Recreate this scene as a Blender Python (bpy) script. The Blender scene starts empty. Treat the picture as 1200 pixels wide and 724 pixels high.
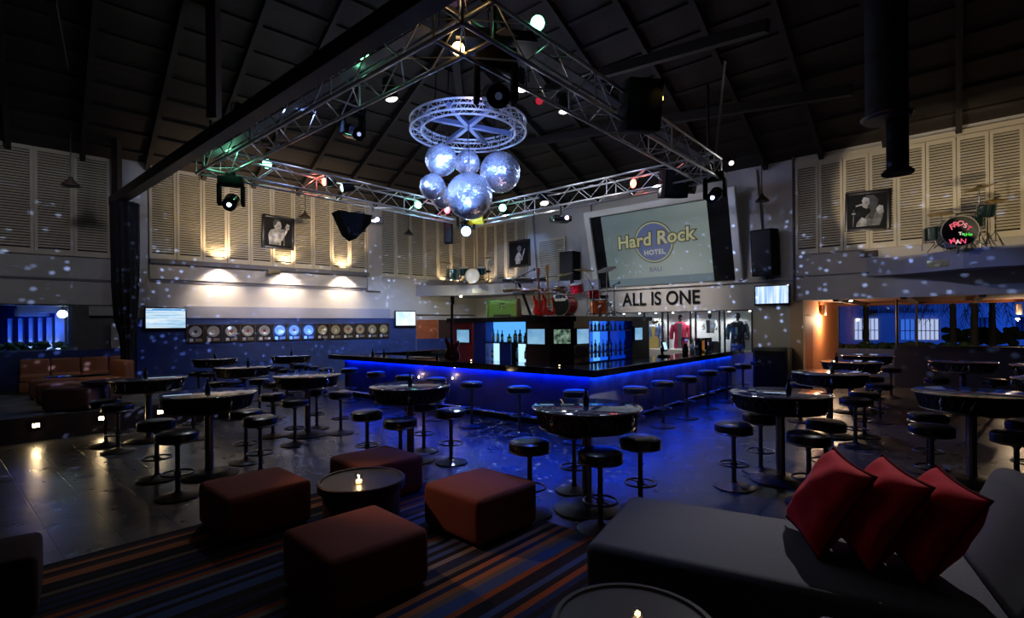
import bpy, bmesh, math, random
from mathutils import Vector, Matrix
random.seed(7)
PI = math.pi
COL = bpy.context.scene.collection
H = 1.9
RHO = 0.0091
# ------------------------------------------------------------------ measuring helpers (pixel ray of the photograph -> metres)
def ray(px, py):
    u = px - 600.0; v = 379.7 - py
    c, s = math.cos(RHO), math.sin(RHO)
    return Vector((u*c + v*s, 600.0, -u*s + v*c))
def on_z(px, py, z):
    r = ray(px, py); k = (z - H)/r.z
    return r.x*k, r.y*k
CORNER = Vector((-1.54, 21.84, 0))
AL = math.atan2(.678, .735)
AR = math.atan2(-.654, .757)
AQ = AR + PI/2
def fr(a): return Vector((math.cos(a), math.sin(a), 0))
def on_plane(px, py, P0, ang, d=0.0):
    """hit the vertical plane through P0 whose x axis has angle ang, moved d metres into the room -> (u, z)"""
    x = fr(ang); n = Vector((math.sin(ang), -math.cos(ang), 0))
    r = ray(px, py); P = Vector(P0) + n*d
    k = (P.dot(n))/(r.dot(n))
    h = r*k
    return (h - P).dot(x), h.z + H
def at_plane(P0, ang, u, z, d=0.0):
    x = fr(ang); n = Vector((math.sin(ang), -math.cos(ang), 0))
    p = Vector(P0) + x*u + n*d; p.z = z
    return p
def at_depth(px, py, d):
    r = ray(px, py); k = d/r.y
    return Vector((r.x*k, d, r.z*k + H))
# ------------------------------------------------------------------ materials
def M(name, col=(.5,.5,.5), rough=.6, metal=0, emis=None, es=0, noise=0, nscale=8, bump=0, bscale=60, coat=0, spec=None, trans=0):
    m = bpy.data.materials.new(name); m.use_nodes = True
    nt = m.node_tree; b = nt.nodes['Principled BSDF']
    b.inputs['Base Color'].default_value = (*col, 1); b.inputs['Roughness'].default_value = rough
    b.inputs['Metallic'].default_value = metal
    if spec is not None: b.inputs['Specular IOR Level'].default_value = spec
    if coat: b.inputs['Coat Weight'].default_value = coat; b.inputs['Coat Roughness'].default_value = .08
    if trans: b.inputs['Transmission Weight'].default_value = trans
    if emis: b.inputs['Emission Color'].default_value = (*emis, 1); b.inputs['Emission Strength'].default_value = es
    if noise or bump:
        tc = nt.nodes.new('ShaderNodeTexCoord')
    if noise:
        n = nt.nodes.new('ShaderNodeTexNoise'); n.inputs['Scale'].default_value = nscale; n.inputs['Detail'].default_value = 5
        nt.links.new(tc.outputs['Object'], n.inputs['Vector'])
        r = nt.nodes.new('ShaderNodeValToRGB'); r.color_ramp.elements[0].position = .3; r.color_ramp.elements[1].position = .7
        r.color_ramp.elements[0].color = (*[c*(1-noise) for c in col], 1); r.color_ramp.elements[1].color = (*[min(1, c*(1+noise)) for c in col], 1)
        nt.links.new(n.outputs['Fac'], r.inputs[0]); nt.links.new(r.outputs[0], b.inputs['Base Color'])
    if bump:
        n = nt.nodes.new('ShaderNodeTexNoise'); n.inputs['Scale'].default_value = bscale; n.inputs['Detail'].default_value = 3
        nt.links.new(tc.outputs['Object'], n.inputs['Vector'])
        bp = nt.nodes.new('ShaderNodeBump'); bp.inputs['Strength'].default_value = bump; bp.inputs['Distance'].default_value = .01
        nt.links.new(n.outputs['Fac'], bp.inputs['Height']); nt.links.new(bp.outputs[0], b.inputs['Normal'])
    return m
def bsdf(m): return m.node_tree.nodes['Principled BSDF']
cream = M('cream_plaster', (.50,.46,.42), .8, noise=.07, nscale=1.5, bump=.1)
band = M('grey_plaster', (.33,.33,.39), .8, noise=.05, nscale=2)
ledge_m = M('ledge_grey', (.17,.16,.17), .7)
navy = M('navy_paint', (.022,.045,.17), .55, noise=.25, nscale=2.5)
shut = M('shutter_cream', (.58,.50,.36), .55, noise=.06, nscale=3)
black = M('black_paint', (.006,.006,.007), .45)
blackg = M('black_gloss', (.008,.007,.008), .12, coat=.5)
blackm = M('black_matte', (.010,.010,.011), .9, spec=.15)
vinyl = M('black_vinyl', (.014,.012,.012), .3, bump=.15, bscale=25)
darkmetal = M('dark_steel', (.22,.19,.165), .3, metal=.9)
chrome = M('chrome', (.75,.75,.78), .18, metal=1)
trussm = M('aluminium', (.55,.54,.55), .36, metal=.75)
trussw = M('bright_aluminium', (.8,.82,.88), .4, metal=.3)
beamw = M('dark_red_beam', (.035,.018,.016), .6, noise=.3, nscale=4)
counter = M('counter_stone', (.010,.009,.011), .07, coat=.6)
bluelaq = M('bar_front_blue', (.05,.07,.30), .35, noise=.3, nscale=3)
concrete = M('bar_front_concrete', (.26,.26,.30), .55, noise=.45, nscale=3.5)
terracotta = M('ottoman_fabric', (.26,.085,.06), .95, bump=.3, bscale=220, spec=.15)
browno = M('brown_fabric', (.20,.10,.085), .95, bump=.3, bscale=200, spec=.1)
orangef = M('orange_fabric', (.42,.17,.09), .9, bump=.2, bscale=120, spec=.1)
greyf = M('grey_fabric', (.15,.145,.16), .95, noise=.12, nscale=120, bump=.3, bscale=260, spec=.15)
redv = M('red_velvet', (.52,.010,.022), .85, noise=.2, nscale=5, bump=.25, bscale=12, spec=.06)
bsdf(redv).inputs['Sheen Weight'].default_value = .05
orangew = M('orange_wall', (.66,.22,.07), .8, noise=.06, nscale=3)
woodp = M('orange_wood', (.36,.09,.03), .5, noise=.25, nscale=6)
curt = M('black_velvet', (.012,.010,.014), .85)
gold = M('brass', (.65,.48,.18), .3, metal=.95)
whitep = M('white_paint', (.75,.73,.70), .5)
glassm = M('clear_glass', (.9,.95,1), .03, trans=1); bsdf(glassm).inputs['IOR'].default_value = 1.45
def pane_glass():
    m = bpy.data.materials.new('window_glass'); m.use_nodes = True; nt = m.node_tree; nt.nodes.clear()
    o = nt.nodes.new('ShaderNodeOutputMaterial'); t = nt.nodes.new('ShaderNodeBsdfTransparent'); g = nt.nodes.new('ShaderNodeBsdfGlossy')
    g.inputs['Roughness'].default_value = .02; mx = nt.nodes.new('ShaderNodeMixShader'); lw = nt.nodes.new('ShaderNodeLayerWeight'); lw.inputs[0].default_value = .15; f = nt.nodes.new('ShaderNodeMapRange'); f.inputs[3].default_value = .03; f.inputs[4].default_value = .5; nt.links.new(lw.outputs['Facing'], f.inputs[0])
    t.inputs[0].default_value = (.9,.95,1,1)
    nt.links.new(f.outputs[0], mx.inputs[0]); nt.links.new(t.outputs[0], mx.inputs[1]); nt.links.new(g.outputs[0], mx.inputs[2]); nt.links.new(mx.outputs[0], o.inputs[0])
    return m
pane = pane_glass()
def E(name, col, s): return M(name, (.02,.02,.02), .4, emis=col, es=s)
def floor_mat():
    m = M('slate_tiles', (.05,.05,.055), .3); nt = m.node_tree; b = bsdf(m)
    tc = nt.nodes.new('ShaderNodeTexCoord')
    br = nt.nodes.new('ShaderNodeTexBrick'); br.offset = .5
    br.inputs['Scale'].default_value = 1; br.inputs['Brick Width'].default_value = .62; br.inputs['Row Height'].default_value = .42
    br.inputs['Mortar Size'].default_value = .008; br.inputs['Mortar Smooth'].default_value = .3
    br.inputs['Color1'].default_value = (.042,.040,.039,1); br.inputs['Color2'].default_value = (.062,.058,.056,1); br.inputs['Mortar'].default_value = (.012,.012,.013,1)
    nt.links.new(tc.outputs['Object'], br.inputs['Vector'])
    n = nt.nodes.new('ShaderNodeTexNoise'); n.inputs['Scale'].default_value = 3.2; n.inputs['Detail'].default_value = 8; n.inputs['Roughness'].default_value = .6
    nt.links.new(tc.outputs['Object'], n.inputs['Vector'])
    mx = nt.nodes.new('ShaderNodeMix'); mx.data_type = 'RGBA'; mx.blend_type = 'MULTIPLY'; mx.inputs[0].default_value = .7
    rp = nt.nodes.new('ShaderNodeValToRGB'); rp.color_ramp.elements[0].position=.3; rp.color_ramp.elements[0].color=(.5,.5,.5,1); rp.color_ramp.elements[1].position=.7; rp.color_ramp.elements[1].color=(1.3,1.25,1.2,1)
    nt.links.new(n.outputs[0], rp.inputs[0]); nt.links.new(br.outputs['Color'], mx.inputs[6]); nt.links.new(rp.outputs[0], mx.inputs[7])
    nt.links.new(mx.outputs[2], b.inputs['Base Color'])
    mr = nt.nodes.new('ShaderNodeMapRange'); mr.inputs[3].default_value = .16; mr.inputs[4].default_value = .46
    nt.links.new(n.outputs[0], mr.inputs[0]); nt.links.new(mr.outputs[0], b.inputs['Roughness'])
    ad = nt.nodes.new('ShaderNodeMath'); ad.operation = 'SUBTRACT'
    nt.links.new(n.outputs[0], ad.inputs[0]); nt.links.new(br.outputs['Fac'], ad.inputs[1])
    bp = nt.nodes.new('ShaderNodeBump'); bp.inputs['Strength'].default_value = .5; bp.inputs['Distance'].default_value = .02
    nt.links.new(ad.outputs[0], bp.inputs['Height']); nt.links.new(bp.outputs[0], b.inputs['Normal'])
    return m
def stripe_mat():
    m = M('striped_carpet', (.1,.1,.1), .95, spec=.1); nt = m.node_tree; b = bsdf(m)
    tc = nt.nodes.new('ShaderNodeTexCoord'); mp = nt.nodes.new('ShaderNodeMapping'); mp.inputs['Scale'].default_value = (.02, 5.2, 0)
    nt.links.new(tc.outputs['Object'], mp.inputs[0])
    n = nt.nodes.new('ShaderNodeTexWhiteNoise'); n.noise_dimensions = '1D'
    sp = nt.nodes.new('ShaderNodeSeparateXYZ'); nt.links.new(mp.outputs[0], sp.inputs[0])
    # two stripe widths mixed by a coarse noise
    ml = nt.nodes.new('ShaderNodeMath'); ml.operation = 'MULTIPLY'; ml.inputs[1].default_value = 3.4
    fl = nt.nodes.new('ShaderNodeMath'); fl.operation = 'FLOOR'
    nt.links.new(sp.outputs[1], ml.inputs[0]); nt.links.new(ml.outputs[0], fl.inputs[0]); nt.links.new(fl.outputs[0], n.inputs['W'])
    r = nt.nodes.new('ShaderNodeValToRGB'); r.color_ramp.interpolation = 'CONSTANT'
    cols = [(.02,.03,.08),(.014,.014,.018),(.05,.08,.18),(.26,.07,.025),(.022,.02,.022),(.15,.11,.08),(.025,.03,.06),(.34,.12,.045),(.07,.10,.22),(.02,.017,.02),(.20,.17,.15),(.06,.03,.025)]
    e = r.color_ramp.elements
    e[0].position = 0; e[0].color = (*cols[0],1); e[1].position = 1/12; e[1].color = (*cols[1],1)
    for i in range(2, 12):
        k = e.new(i/12); k.color = (*cols[i],1)
    nt.links.new(n.outputs['Value'], r.inputs[0]); nt.links.new(r.outputs[0], b.inputs['Base Color'])
    w = nt.nodes.new('ShaderNodeTexNoise'); w.inputs['Scale'].default_value = 300; nt.links.new(tc.outputs['Object'], w.inputs['Vector'])
    bp = nt.nodes.new('ShaderNodeBump'); bp.inputs['Strength'].default_value = .3; bp.inputs['Distance'].default_value = .005
    nt.links.new(w.outputs[0], bp.inputs['Height']); nt.links.new(bp.outputs[0], b.inputs['Normal'])
    return m
def board_mat(name, c, w=.14, axis=0, gap=.1):
    """planks: thin dark joints every w metres along one object axis"""
    m = M(name, c, .75); nt = m.node_tree; b = bsdf(m)
    tc = nt.nodes.new('ShaderNodeTexCoord'); sp = nt.nodes.new('ShaderNodeSeparateXYZ'); nt.links.new(tc.outputs['Object'], sp.inputs[0])
    d = nt.nodes.new('ShaderNodeMath'); d.operation = 'DIVIDE'; d.inputs[1].default_value = w; nt.links.new(sp.outputs[axis], d.inputs[0])
    f = nt.nodes.new('ShaderNodeMath'); f.operation = 'FRACT'; nt.links.new(d.outputs[0], f.inputs[0])
    g = nt.nodes.new('ShaderNodeMath'); g.operation = 'GREATER_THAN'; g.inputs[1].default_value = gap; nt.links.new(f.outputs[0], g.inputs[0])
    fl = nt.nodes.new('ShaderNodeMath'); fl.operation = 'FLOOR'; nt.links.new(d.outputs[0], fl.inputs[0])
    wn = nt.nodes.new('ShaderNodeTexWhiteNoise'); wn.noise_dimensions = '1D'; nt.links.new(fl.outputs[0], wn.inputs['W'])
    mr = nt.nodes.new('ShaderNodeMapRange'); mr.inputs[3].default_value = .65; mr.inputs[4].default_value = 1.25; nt.links.new(wn.outputs['Value'], mr.inputs[0])
    ml = nt.nodes.new('ShaderNodeMath'); ml.operation = 'MULTIPLY'; nt.links.new(mr.outputs[0], ml.inputs[0]); nt.links.new(g.outputs[0], ml.inputs[1])
    vm = nt.nodes.new('ShaderNodeVectorMath'); vm.operation = 'SCALE'; vm.inputs[0].default_value = c; nt.links.new(ml.outputs[0], vm.inputs['Scale'])
    nt.links.new(vm.outputs[0], b.inputs['Base Color'])
    return m
slate = floor_mat(); carpet = stripe_mat()
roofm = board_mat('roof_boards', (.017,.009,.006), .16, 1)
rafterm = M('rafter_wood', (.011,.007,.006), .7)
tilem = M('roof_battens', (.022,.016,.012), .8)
basem = M('base_iron', (.06,.05,.042), .45, metal=.7, noise=.3, nscale=12)
deck = board_mat('platform_boards', (.10,.095,.09), .2, 0, .05)
# ------------------------------------------------------------------ mesh helper
class G:
    def __init__(s): s.bm = bmesh.new(); s.mi = 0
    def _end(s, f0, smooth=False, mat=None):
        s.bm.faces.ensure_lookup_table()
        for f in s.bm.faces[f0:]:
            f.material_index = s.mi; f.smooth = smooth
    def box(s, c, size, rz=0, rx=0, ry=0, bev=0, seg=2, taper=None, smooth=False):
        f0 = len(s.bm.faces)
        r = bmesh.ops.create_cube(s.bm, size=1)
        vs = r['verts']
        for v in vs:
            v.co = Vector((v.co.x*size[0], v.co.y*size[1], v.co.z*size[2]))
            if taper and v.co.z > 0: v.co.x *= taper[0]; v.co.y *= taper[1]
        if bev:
            es = list({e for v in vs for e in v.link_edges})
            q = bmesh.ops.bevel(s.bm, geom=es, offset=bev, segments=seg, profile=.5, affect='EDGES')
            vs = list({v for f in s.bm.faces[f0:] for v in f.verts}) if False else list(set(q['verts']) | {v for v in vs if v.is_valid})
        mt = Matrix.Translation(Vector(c)) @ Matrix.Rotation(rz,4,'Z') @ Matrix.Rotation(ry,4,'Y') @ Matrix.Rotation(rx,4,'X')
        bmesh.ops.transform(s.bm, matrix=mt, verts=vs)
        s._end(f0, smooth or bev > 0)
        return s
    def cyl(s, p0, p1, r, r2=None, seg=16, caps=True, smooth=True):
        f0 = len(s.bm.faces); p0 = Vector(p0); p1 = Vector(p1); d = p1 - p0
        if r2 is None: r2 = r
        res = bmesh.ops.create_cone(s.bm, cap_ends=caps, segments=seg, radius1=r, radius2=r2, depth=d.length)
        mt = Matrix.Translation((p0+p1)/2) @ d.to_track_quat('Z','Y').to_matrix().to_4x4()
        bmesh.ops.transform(s.bm, matrix=mt, verts=res['verts'])
        s._end(f0, smooth)
        for f in s.bm.faces[f0:]:
            if len(f.verts) > 4: f.smooth = False
        return s
    def sph(s, c, r, sc=(1,1,1), u=20, v=12, rz=0):
        f0 = len(s.bm.faces)
        res = bmesh.ops.create_uvsphere(s.bm, u_segments=u, v_segments=v, radius=r)
        mt = Matrix.Translation(Vector(c)) @ Matrix.Rotation(rz,4,'Z') @ Matrix.Diagonal((*sc,1))
        bmesh.ops.transform(s.bm, matrix=mt, verts=res['verts']); s._end(f0, True); return s
    def lathe(s, prof, seg=32, c=(0,0,0), mt=None, smooth=True):
        """prof: list of (r, z) from bottom to top; closed with caps when r > 0 at the ends"""
        f0 = len(s.bm.faces); rings = []
        for r, z in prof:
            if r < 1e-6: rings.append([s.bm.verts.new((0,0,z))])
            else: rings.append([s.bm.verts.new((r*math.cos(2*PI*k/seg), r*math.sin(2*PI*k/seg), z)) for k in range(seg)])
        for a, b in zip(rings, rings[1:]):
            for k in range(seg):
                k2 = (k+1) % seg
                if len(a) == 1 and len(b) == 1: continue
                if len(a) == 1: s.bm.faces.new((a[0], b[k2], b[k]))
                elif len(b) == 1: s.bm.faces.new((a[k], a[k2], b[0]))
                else: s.bm.faces.new((a[k], a[k2], b[k2], b[k]))
        if len(rings[0]) > 1: s.bm.faces.new(list(reversed(rings[0])))
        if len(rings[-1]) > 1: s.bm.faces.new(rings[-1])
        vs = [v for r in rings for v in r]
        m = Matrix.Translation(Vector(c)) @ (mt if mt else Matrix.Identity(4))
        bmesh.ops.transform(s.bm, matrix=m, verts=vs)
        s._end(f0, smooth); return s
    def tube(s, pts, r, seg=8, closed=False):
        f0 = len(s.bm.faces); pts = [Vector(p) for p in pts]; n = len(pts); rings = []
        for i, p in enumerate(pts):
            a = pts[i-1] if (i > 0 or closed) else p; b = pts[(i+1) % n] if (i < n-1 or closed) else p
            d = (b - a).normalized(); q = d.to_track_quat('Z','Y')
            rr = r[i] if isinstance(r, (list, tuple)) else r
            rings.append([s.bm.verts.new(p + q @ Vector((rr*math.cos(2*PI*k/seg), rr*math.sin(2*PI*k/seg), 0))) for k in range(seg)])
        pr = list(zip(rings, rings[1:])) + ([(rings[-1], rings[0])] if closed else [])
        for a, b in pr:
            # align to the nearest vertex to avoid twisting
            off = min(range(seg), key=lambda o: (a[0].co - b[o].co).length)
            for k in range(seg):
                try: s.bm.faces.new((a[k], a[(k+1)%seg], b[(k+1+off)%seg], b[(k+off)%seg]))
                except ValueError: pass
        if not closed:
            for rg in (rings[0], rings[-1]):
                try: s.bm.faces.new(rg)
                except ValueError: pass
        s._end(f0, True); return s
    def torus(s, c, R, r, seg=36, sseg=8, mt=None, sc=(1,1)):
        pts = [Vector((R*sc[0]*math.cos(2*PI*k/seg), R*sc[1]*math.sin(2*PI*k/seg), 0)) for k in range(seg)]
        if mt: pts = [mt @ p for p in pts]
        return s.tube([Vector(c) + p for p in pts], r, sseg, True)
    def prism(s, poly, z0, z1, smooth=False):
        f0 = len(s.bm.faces)
        a = [s.bm.verts.new((p[0], p[1], z0)) for p in poly]; b = [s.bm.verts.new((p[0], p[1], z1)) for p in poly]
        n = len(poly)
        for k in range(n): s.bm.faces.new((a[k], a[(k+1)%n], b[(k+1)%n], b[k]))
        s.bm.faces.new(list(reversed(a))); s.bm.faces.new(b)
        s._end(f0, smooth); return s
    def prismx(s, poly, y0, y1, smooth=False):
        """outline in the x-z plane, thickness along y"""
        f0 = len(s.bm.faces)
        a = [s.bm.verts.new((p[0], y0, p[1])) for p in poly]; b = [s.bm.verts.new((p[0], y1, p[1])) for p in poly]
        n = len(poly)
        for k in range(n): s.bm.faces.new((a[k], a[(k+1)%n], b[(k+1)%n], b[k]))
        s.bm.faces.new(list(reversed(a))); s.bm.faces.new(b)
        s._end(f0, smooth); return s
    def quad(s, pts):
        f0 = len(s.bm.faces); s.bm.faces.new([s.bm.verts.new(p) for p in pts]); s._end(f0); return s
    def build(s, name, mats, parent=None, loc=None, rz=0, label=None):
        bmesh.ops.recalc_face_normals(s.bm, faces=s.bm.faces)
        me = bpy.data.meshes.new(name); s.bm.to_mesh(me); s.bm.free()
        if any(p.use_smooth for p in me.polygons): me.set_sharp_from_angle(angle=math.radians(38))
        for m in (mats if isinstance(mats, (list, tuple)) else [mats]): me.materials.append(m)
        o = bpy.data.objects.new(name, me); COL.objects.link(o)
        if parent: o.parent = parent
        if loc is not None: o.location = loc
        if rz: o.rotation_euler.z = rz
        if label: o['label'] = label
        return o
def tag(o, label, cat, group=None, kind=None):
    o['label'] = label; o['category'] = cat
    if group: o['group'] = group
    if kind: o['kind'] = kind
    return o
def thing(name, label, cat, loc=(0,0,0), rz=0, group=None, rot=None):
    o = bpy.data.objects.new(name, None); COL.objects.link(o); o.empty_display_size = .1
    o.location = loc; o.rotation_euler = rot if rot else (0,0,rz)
    return tag(o, label, cat, group)
def struct(g, name, mats, loc=None, rz=0):
    o = g.build(name, mats, None, loc, rz); o['kind'] = 'structure'; return o
def kids(o): return [c for c in bpy.data.objects if c.parent == o]
_kid = {}
def dup(root, loc, rz=0, label=None, group=None, rot=None, scale=None):
    def cp(o, parent):
        c = o.copy(); COL.objects.link(c); c.parent = parent
        if o.name not in _kid: _kid[o.name] = kids(o)
        for k in _kid[o.name]: cp(k, c)
        return c
    r = cp(root, None); r.location = loc; r.rotation_euler = rot if rot else (0,0,rz)
    if scale: r.scale = (scale,)*3
    if label: r['label'] = label
    if group: r['group'] = group
    return r
def text_mesh(body, size, extrude=.004, offset=0, shear=0, space=1, align='CENTER'):
    cu = bpy.data.curves.new('lettering', 'FONT'); cu.body = body; cu.size = size; cu.extrude = extrude; cu.offset = offset
    cu.align_x = align; cu.align_y = 'CENTER'; cu.shear = shear; cu.space_character = space
    o = bpy.data.objects.new('lettering', cu); COL.objects.link(o)
    dg = bpy.context.evaluated_depsgraph_get(); dg.update()
    me = bpy.data.meshes.new_from_object(o.evaluated_get(dg)); bpy.data.objects.remove(o)
    me.transform(Matrix.Rotation(PI/2, 4, 'X'))        # upright, reading along +x, facing -y
    return me
def lettering(name, body, size, mat, parent, loc, rot=(0,0,0), **kw):
    me = text_mesh(body, size, **kw); me.materials.clear(); me.materials.append(mat)
    o = bpy.data.objects.new(name, me); COL.objects.link(o); o.location = loc; o.rotation_euler = rot
    if parent: o.parent = parent
    return o
def ordinal(i): return ['first','second','third','fourth','fifth','sixth','seventh','eighth','ninth','tenth','eleventh','twelfth','thirteenth','fourteenth'][i]
# ------------------------------------------------------------------ lights
def spot(loc, target, power, col=(1,1,1), ang=40, blend=.5, size=.08):
    l = bpy.data.lights.new('spot_beam', 'SPOT'); l.energy = power; l.color = col; l.spot_size = math.radians(ang); l.spot_blend = blend; l.shadow_soft_size = size
    o = bpy.data.objects.new('spot_beam', l); COL.objects.link(o); o.location = loc
    o.rotation_euler = (Vector(target) - Vector(loc)).to_track_quat('-Z','Y').to_euler(); return o
def point(loc, power, col=(1,1,1), size=.05):
    l = bpy.data.lights.new('point_light', 'POINT'); l.energy = power; l.color = col; l.shadow_soft_size = size
    o = bpy.data.objects.new('point_light', l); COL.objects.link(o); o.location = loc; return o
# ================================================================== the setting
def PL(u, z, d=0): return at_plane(CORNER, AL, u, z, d)
def PR(u, z, d=0): return at_plane(CORNER, AR, u, z, d)
def wallbox(fn, ang, name, u0, u1, z0, z1, mat, d0=0, th=.3):
    g = G(); g.box(((u1-u0)/2, th/2 - d0/2, (z1-z0)/2), (u1-u0, th+d0, z1-z0))
    return struct(g, name, mat, fn(u0, z0, 0), ang)
g = G(); g.box((0,0,-.05), (60, 60, .1)); struct(g, 'floor', slate, (0, 16, 0), AR)
TOPL, TOPR = 6.34, 6.06
wallbox(PL, AL, 'wall_left', -22, 0, 2.5, 6.5, cream)
wallbox(PL, AL, 'wall_left', -11.75, -3.0, 0, 2.16, navy, .06)
wallbox(PL, AL, 'wall_left', -11.75, 0, 0, 2.5, cream)
wallbox(PL, AL, 'trim_1', -10.61, -4.12, 2.16, 2.5, band, .08)
# piers stand proud of the wall
wallbox(PL, AL, 'wall_left', -12.28, -11.5, 2.5, 6.5, cream, .14)
wallbox(PL, AL, 'wall_left', -5.03, -4.5, 3.15, 6.5, cream, .14)
wallbox(PL, AL, 'trim_2', -11.45, -4.5, 3.14, 3.24, ledge_m, .02)
wallbox(PL, AL, 'trim_3', -11.45, -5.0, 3.66, 3.78, ledge_m, .20)
wallbox(PL, AL, 'trim_4', -11.45, -5.0, 3.24, 3.66, cream, .07)
wallbox(PL, AL, 'trim_5', -22, -12.28, 3.1, 3.16, ledge_m, .03)
wallbox(PL, AL, 'trim_6', -11.5, 0, TOPL-.02, TOPL+.14, shut, .05)
wallbox(PL, AL, 'trim_7', -22, -12.3, TOPL-.02, TOPL+.14, shut, .05)
# left room: sill wall, window onto the lit garden, dark end wall
wallbox(PL, AL, 'wall_left', -22, -11.75, 0, 1.34, navy, .02)
wallbox(PL, AL, 'wall_left', -13.05, -11.75, 1.34, 2.5, M('grey_wall_panel', (.10,.095,.09), .8, noise=.1), .0)
g = G(); g.box((2.9,.02,.58), (5.8,.012,1.16))
struct(g, 'window_1', pane, PL(-18.85, 1.34), AL)
g = G()
g.box((-.05,.1,.56),(.1,.12,1.12)); g.box((-2.9,.1,1.13),(5.8,.12,.06)); g.box((-2.9,.1,-.01),(5.8,.14,.04))
struct(g, 'window_1', M('window_frame_grey', (.25,.27,.32), .4, metal=.4), PL(-13.05, 1.36), AL)
wallbox(PL, AL, 'trim_8', -12.75, -12.2, 2.22, 2.46, M('beige_box', (.36,.33,.30), .7), .12)
wallbox(PL, AL, 'trim_9', -12.3, -11.9, 1.36, 2.02, M('beige_cabinet', (.30,.27,.22), .7), .10)
# wood panelled recess beside the navy wall
wallbox(PL, AL, 'wall_left', -2.95, -1.95, 1.36, 2.10, woodp, .02)
wallbox(PL, AL, 'wall_left', -1.92, -1.2, 1.36, 2.10, M('dark_panel', (.05,.02,.015), .6), .02)
wallbox(PL, AL, 'wall_left', -2.95, -.0, 0, 1.36, navy, .02)
wallbox(PL, AL, 'trim_10', -2.95, -.1, 2.28, 2.31, black, .05)
# right wall and stage wall (one plane), with the display case opening and the wide opening to the annex
CU0, CU1 = 6.2, 11.09
wallbox(PR, AR, 'wall_right', 0, 12.2, 2.25, 6.3, cream)
wallbox(PR, AR, 'wall_right', 0, CU0, 0, 2.25, cream)
wallbox(PR, AR, 'wall_right', CU0, CU1, 0, 1.04, cream)
wallbox(PR, AR, 'wall_right', CU1, 12.2, 0, 2.25, cream)
wallbox(PR, AR, 'wall_right', 12.2, 24, 2.46, 6.3, cream, .08)
g = G(); g.box((0,0,1.93),(.05,.1,3.86)); struct(g, 'trim_11', M('dark_edge', (.08,.06,.05), .7), PR(12.19, 2.46, .1), AR)
wallbox(PR, AR, 'trim_12', 12.2, 24, 3.08, 3.12, ledge_m, .10)
wallbox(PR, AR, 'trim_13', 0, 3, TOPR-.0, TOPR+.2, shut, .05)
wallbox(PR, AR, 'trim_14', 12.2, 24, TOPR-.02, TOPR+.14, shut, .12)
wallbox(PR, AR, 'wall_right', 0, 12.2, 3.02, 3.08, cream, .10)       # narrow shelf under the screen
# sloping piers either side of the screen
for k, (u0, u1, w) in enumerate(((2.95, 3.3, .3), (5.5, 5.95, .35), (11.0, 11.35, .3))):
    g = G(); g.prism([(0,0),(w,0),(w,.12),(0,.12)], 0, 3.1)
    for v in g.bm.verts:
        if v.co.z > 1: v.co.y -= .0; v.co.x -= .25
    struct(g, 'trim_%d' % (15+k), cream, PR(u0+.2, 3.08, .12), AR)
# corner ledge carrying the green kit, wedge ledge carrying the painted kit
g = G(); a = PL(-2.95, 0); b = PR(2.3, 0); c = PR(0, 0); d1 = PL(-2.95,0,.1); 
g.prism([(c.x, c.y), (a.x, a.y), (PR(.9,0,2.0).x, PR(.9,0,2.0).y), (PR(2.6,0,1.3).x, PR(2.6,0,1.3).y), (PR(6.2,0,.25).x, PR(6.2,0,.25).y),(PR(6.2,0,0).x, PR(6.2,0,0).y)], 3.02, 3.42)
struct(g, 'ledge_corner', band)
g = G(); P = [PR(13.8,0,.08), PR(15.0,0,.55), PR(15.6,0,.95), PR(24,0,1.15), PR(24,0,.08)]
g.prism([(p.x,p.y) for p in P], 3.0, 3.42); struct(g, 'ledge_right', band)
bpy.data.objects['ledge_corner'].name = 'trim_18'; bpy.data.objects['ledge_right'].name = 'trim_19'
# annex behind the right wall
O = PR(12.32, 0, 0); AD = AQ
def annex(name, u0, u1, z0, z1, mat, y0=0, th=.2):
    g = G(); g.box(((u0+u1)/2, y0+th/2, (z0+z1)/2), (u1-u0, th, z1-z0)); return struct(g, name, mat, (O.x, O.y, 0), AQ)
annex('wall_annex', 0, 5.6, 0, 2.6, orangew)
annex('door_1', .25, 1.3, 0, 2.06, M('orange_door', (.48,.11,.03), .7), -.04, .05)
annex('trim_20', -.02, .22, 0, 2.46, M('cream_jamb', (.62,.40,.24), .8), -.05, .3)
O2 = Vector((O.x, O.y, 0)) + fr(AQ)*5.6
def annexw(name, u0, u1, z0, z1, mat, y0=0, th=.12):
    g = G(); g.box(((u0+u1)/2, y0+th/2, (z0+z1)/2), (u1-u0, th, z1-z0)); return struct(g, name, mat, (O2.x, O2.y, 0), AR)
annexw('window_2', .05, 6.2, .95, 2.46, pane, .05, .012)
fm = M('window_frame_dark', (.03,.025,.025), .5)
for k, u in enumerate((.02, 2.2, 6.2)): annexw('window_2', u-.03, u+.03, .95, 2.5, fm)
annexw('wall_annex', 0, 6.2, 0, .95, navy)
annexw('wall_annex', 6.2, 12, 0, 2.6, orangew)
annexw('trim_21', -.2, 12, 2.42, 2.6, M('orange_brown_head', (.20,.07,.03), .7), -.1, .3)
g = G(); g.prism([(0,0),(12,0),(12,5.6),(0,5.6)], 2.5, 2.6); struct(g, 'ceiling', M('annex_ceiling', (.16,.065,.035), .8), (O.x, O.y, 0), AR)
for k in range(8):
    g = G(); g.box((0, 2.7, 2.46), (.12, 5.4, .10)); struct(g, 'trim_%d' % (22+k), M('annex_beam', (.12,.06,.04), .7), (O.x, O.y, 0) if False else tuple(Vector((O.x,O.y,0)) + fr(AR)*(.8+k*1.4)), AR)
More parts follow.
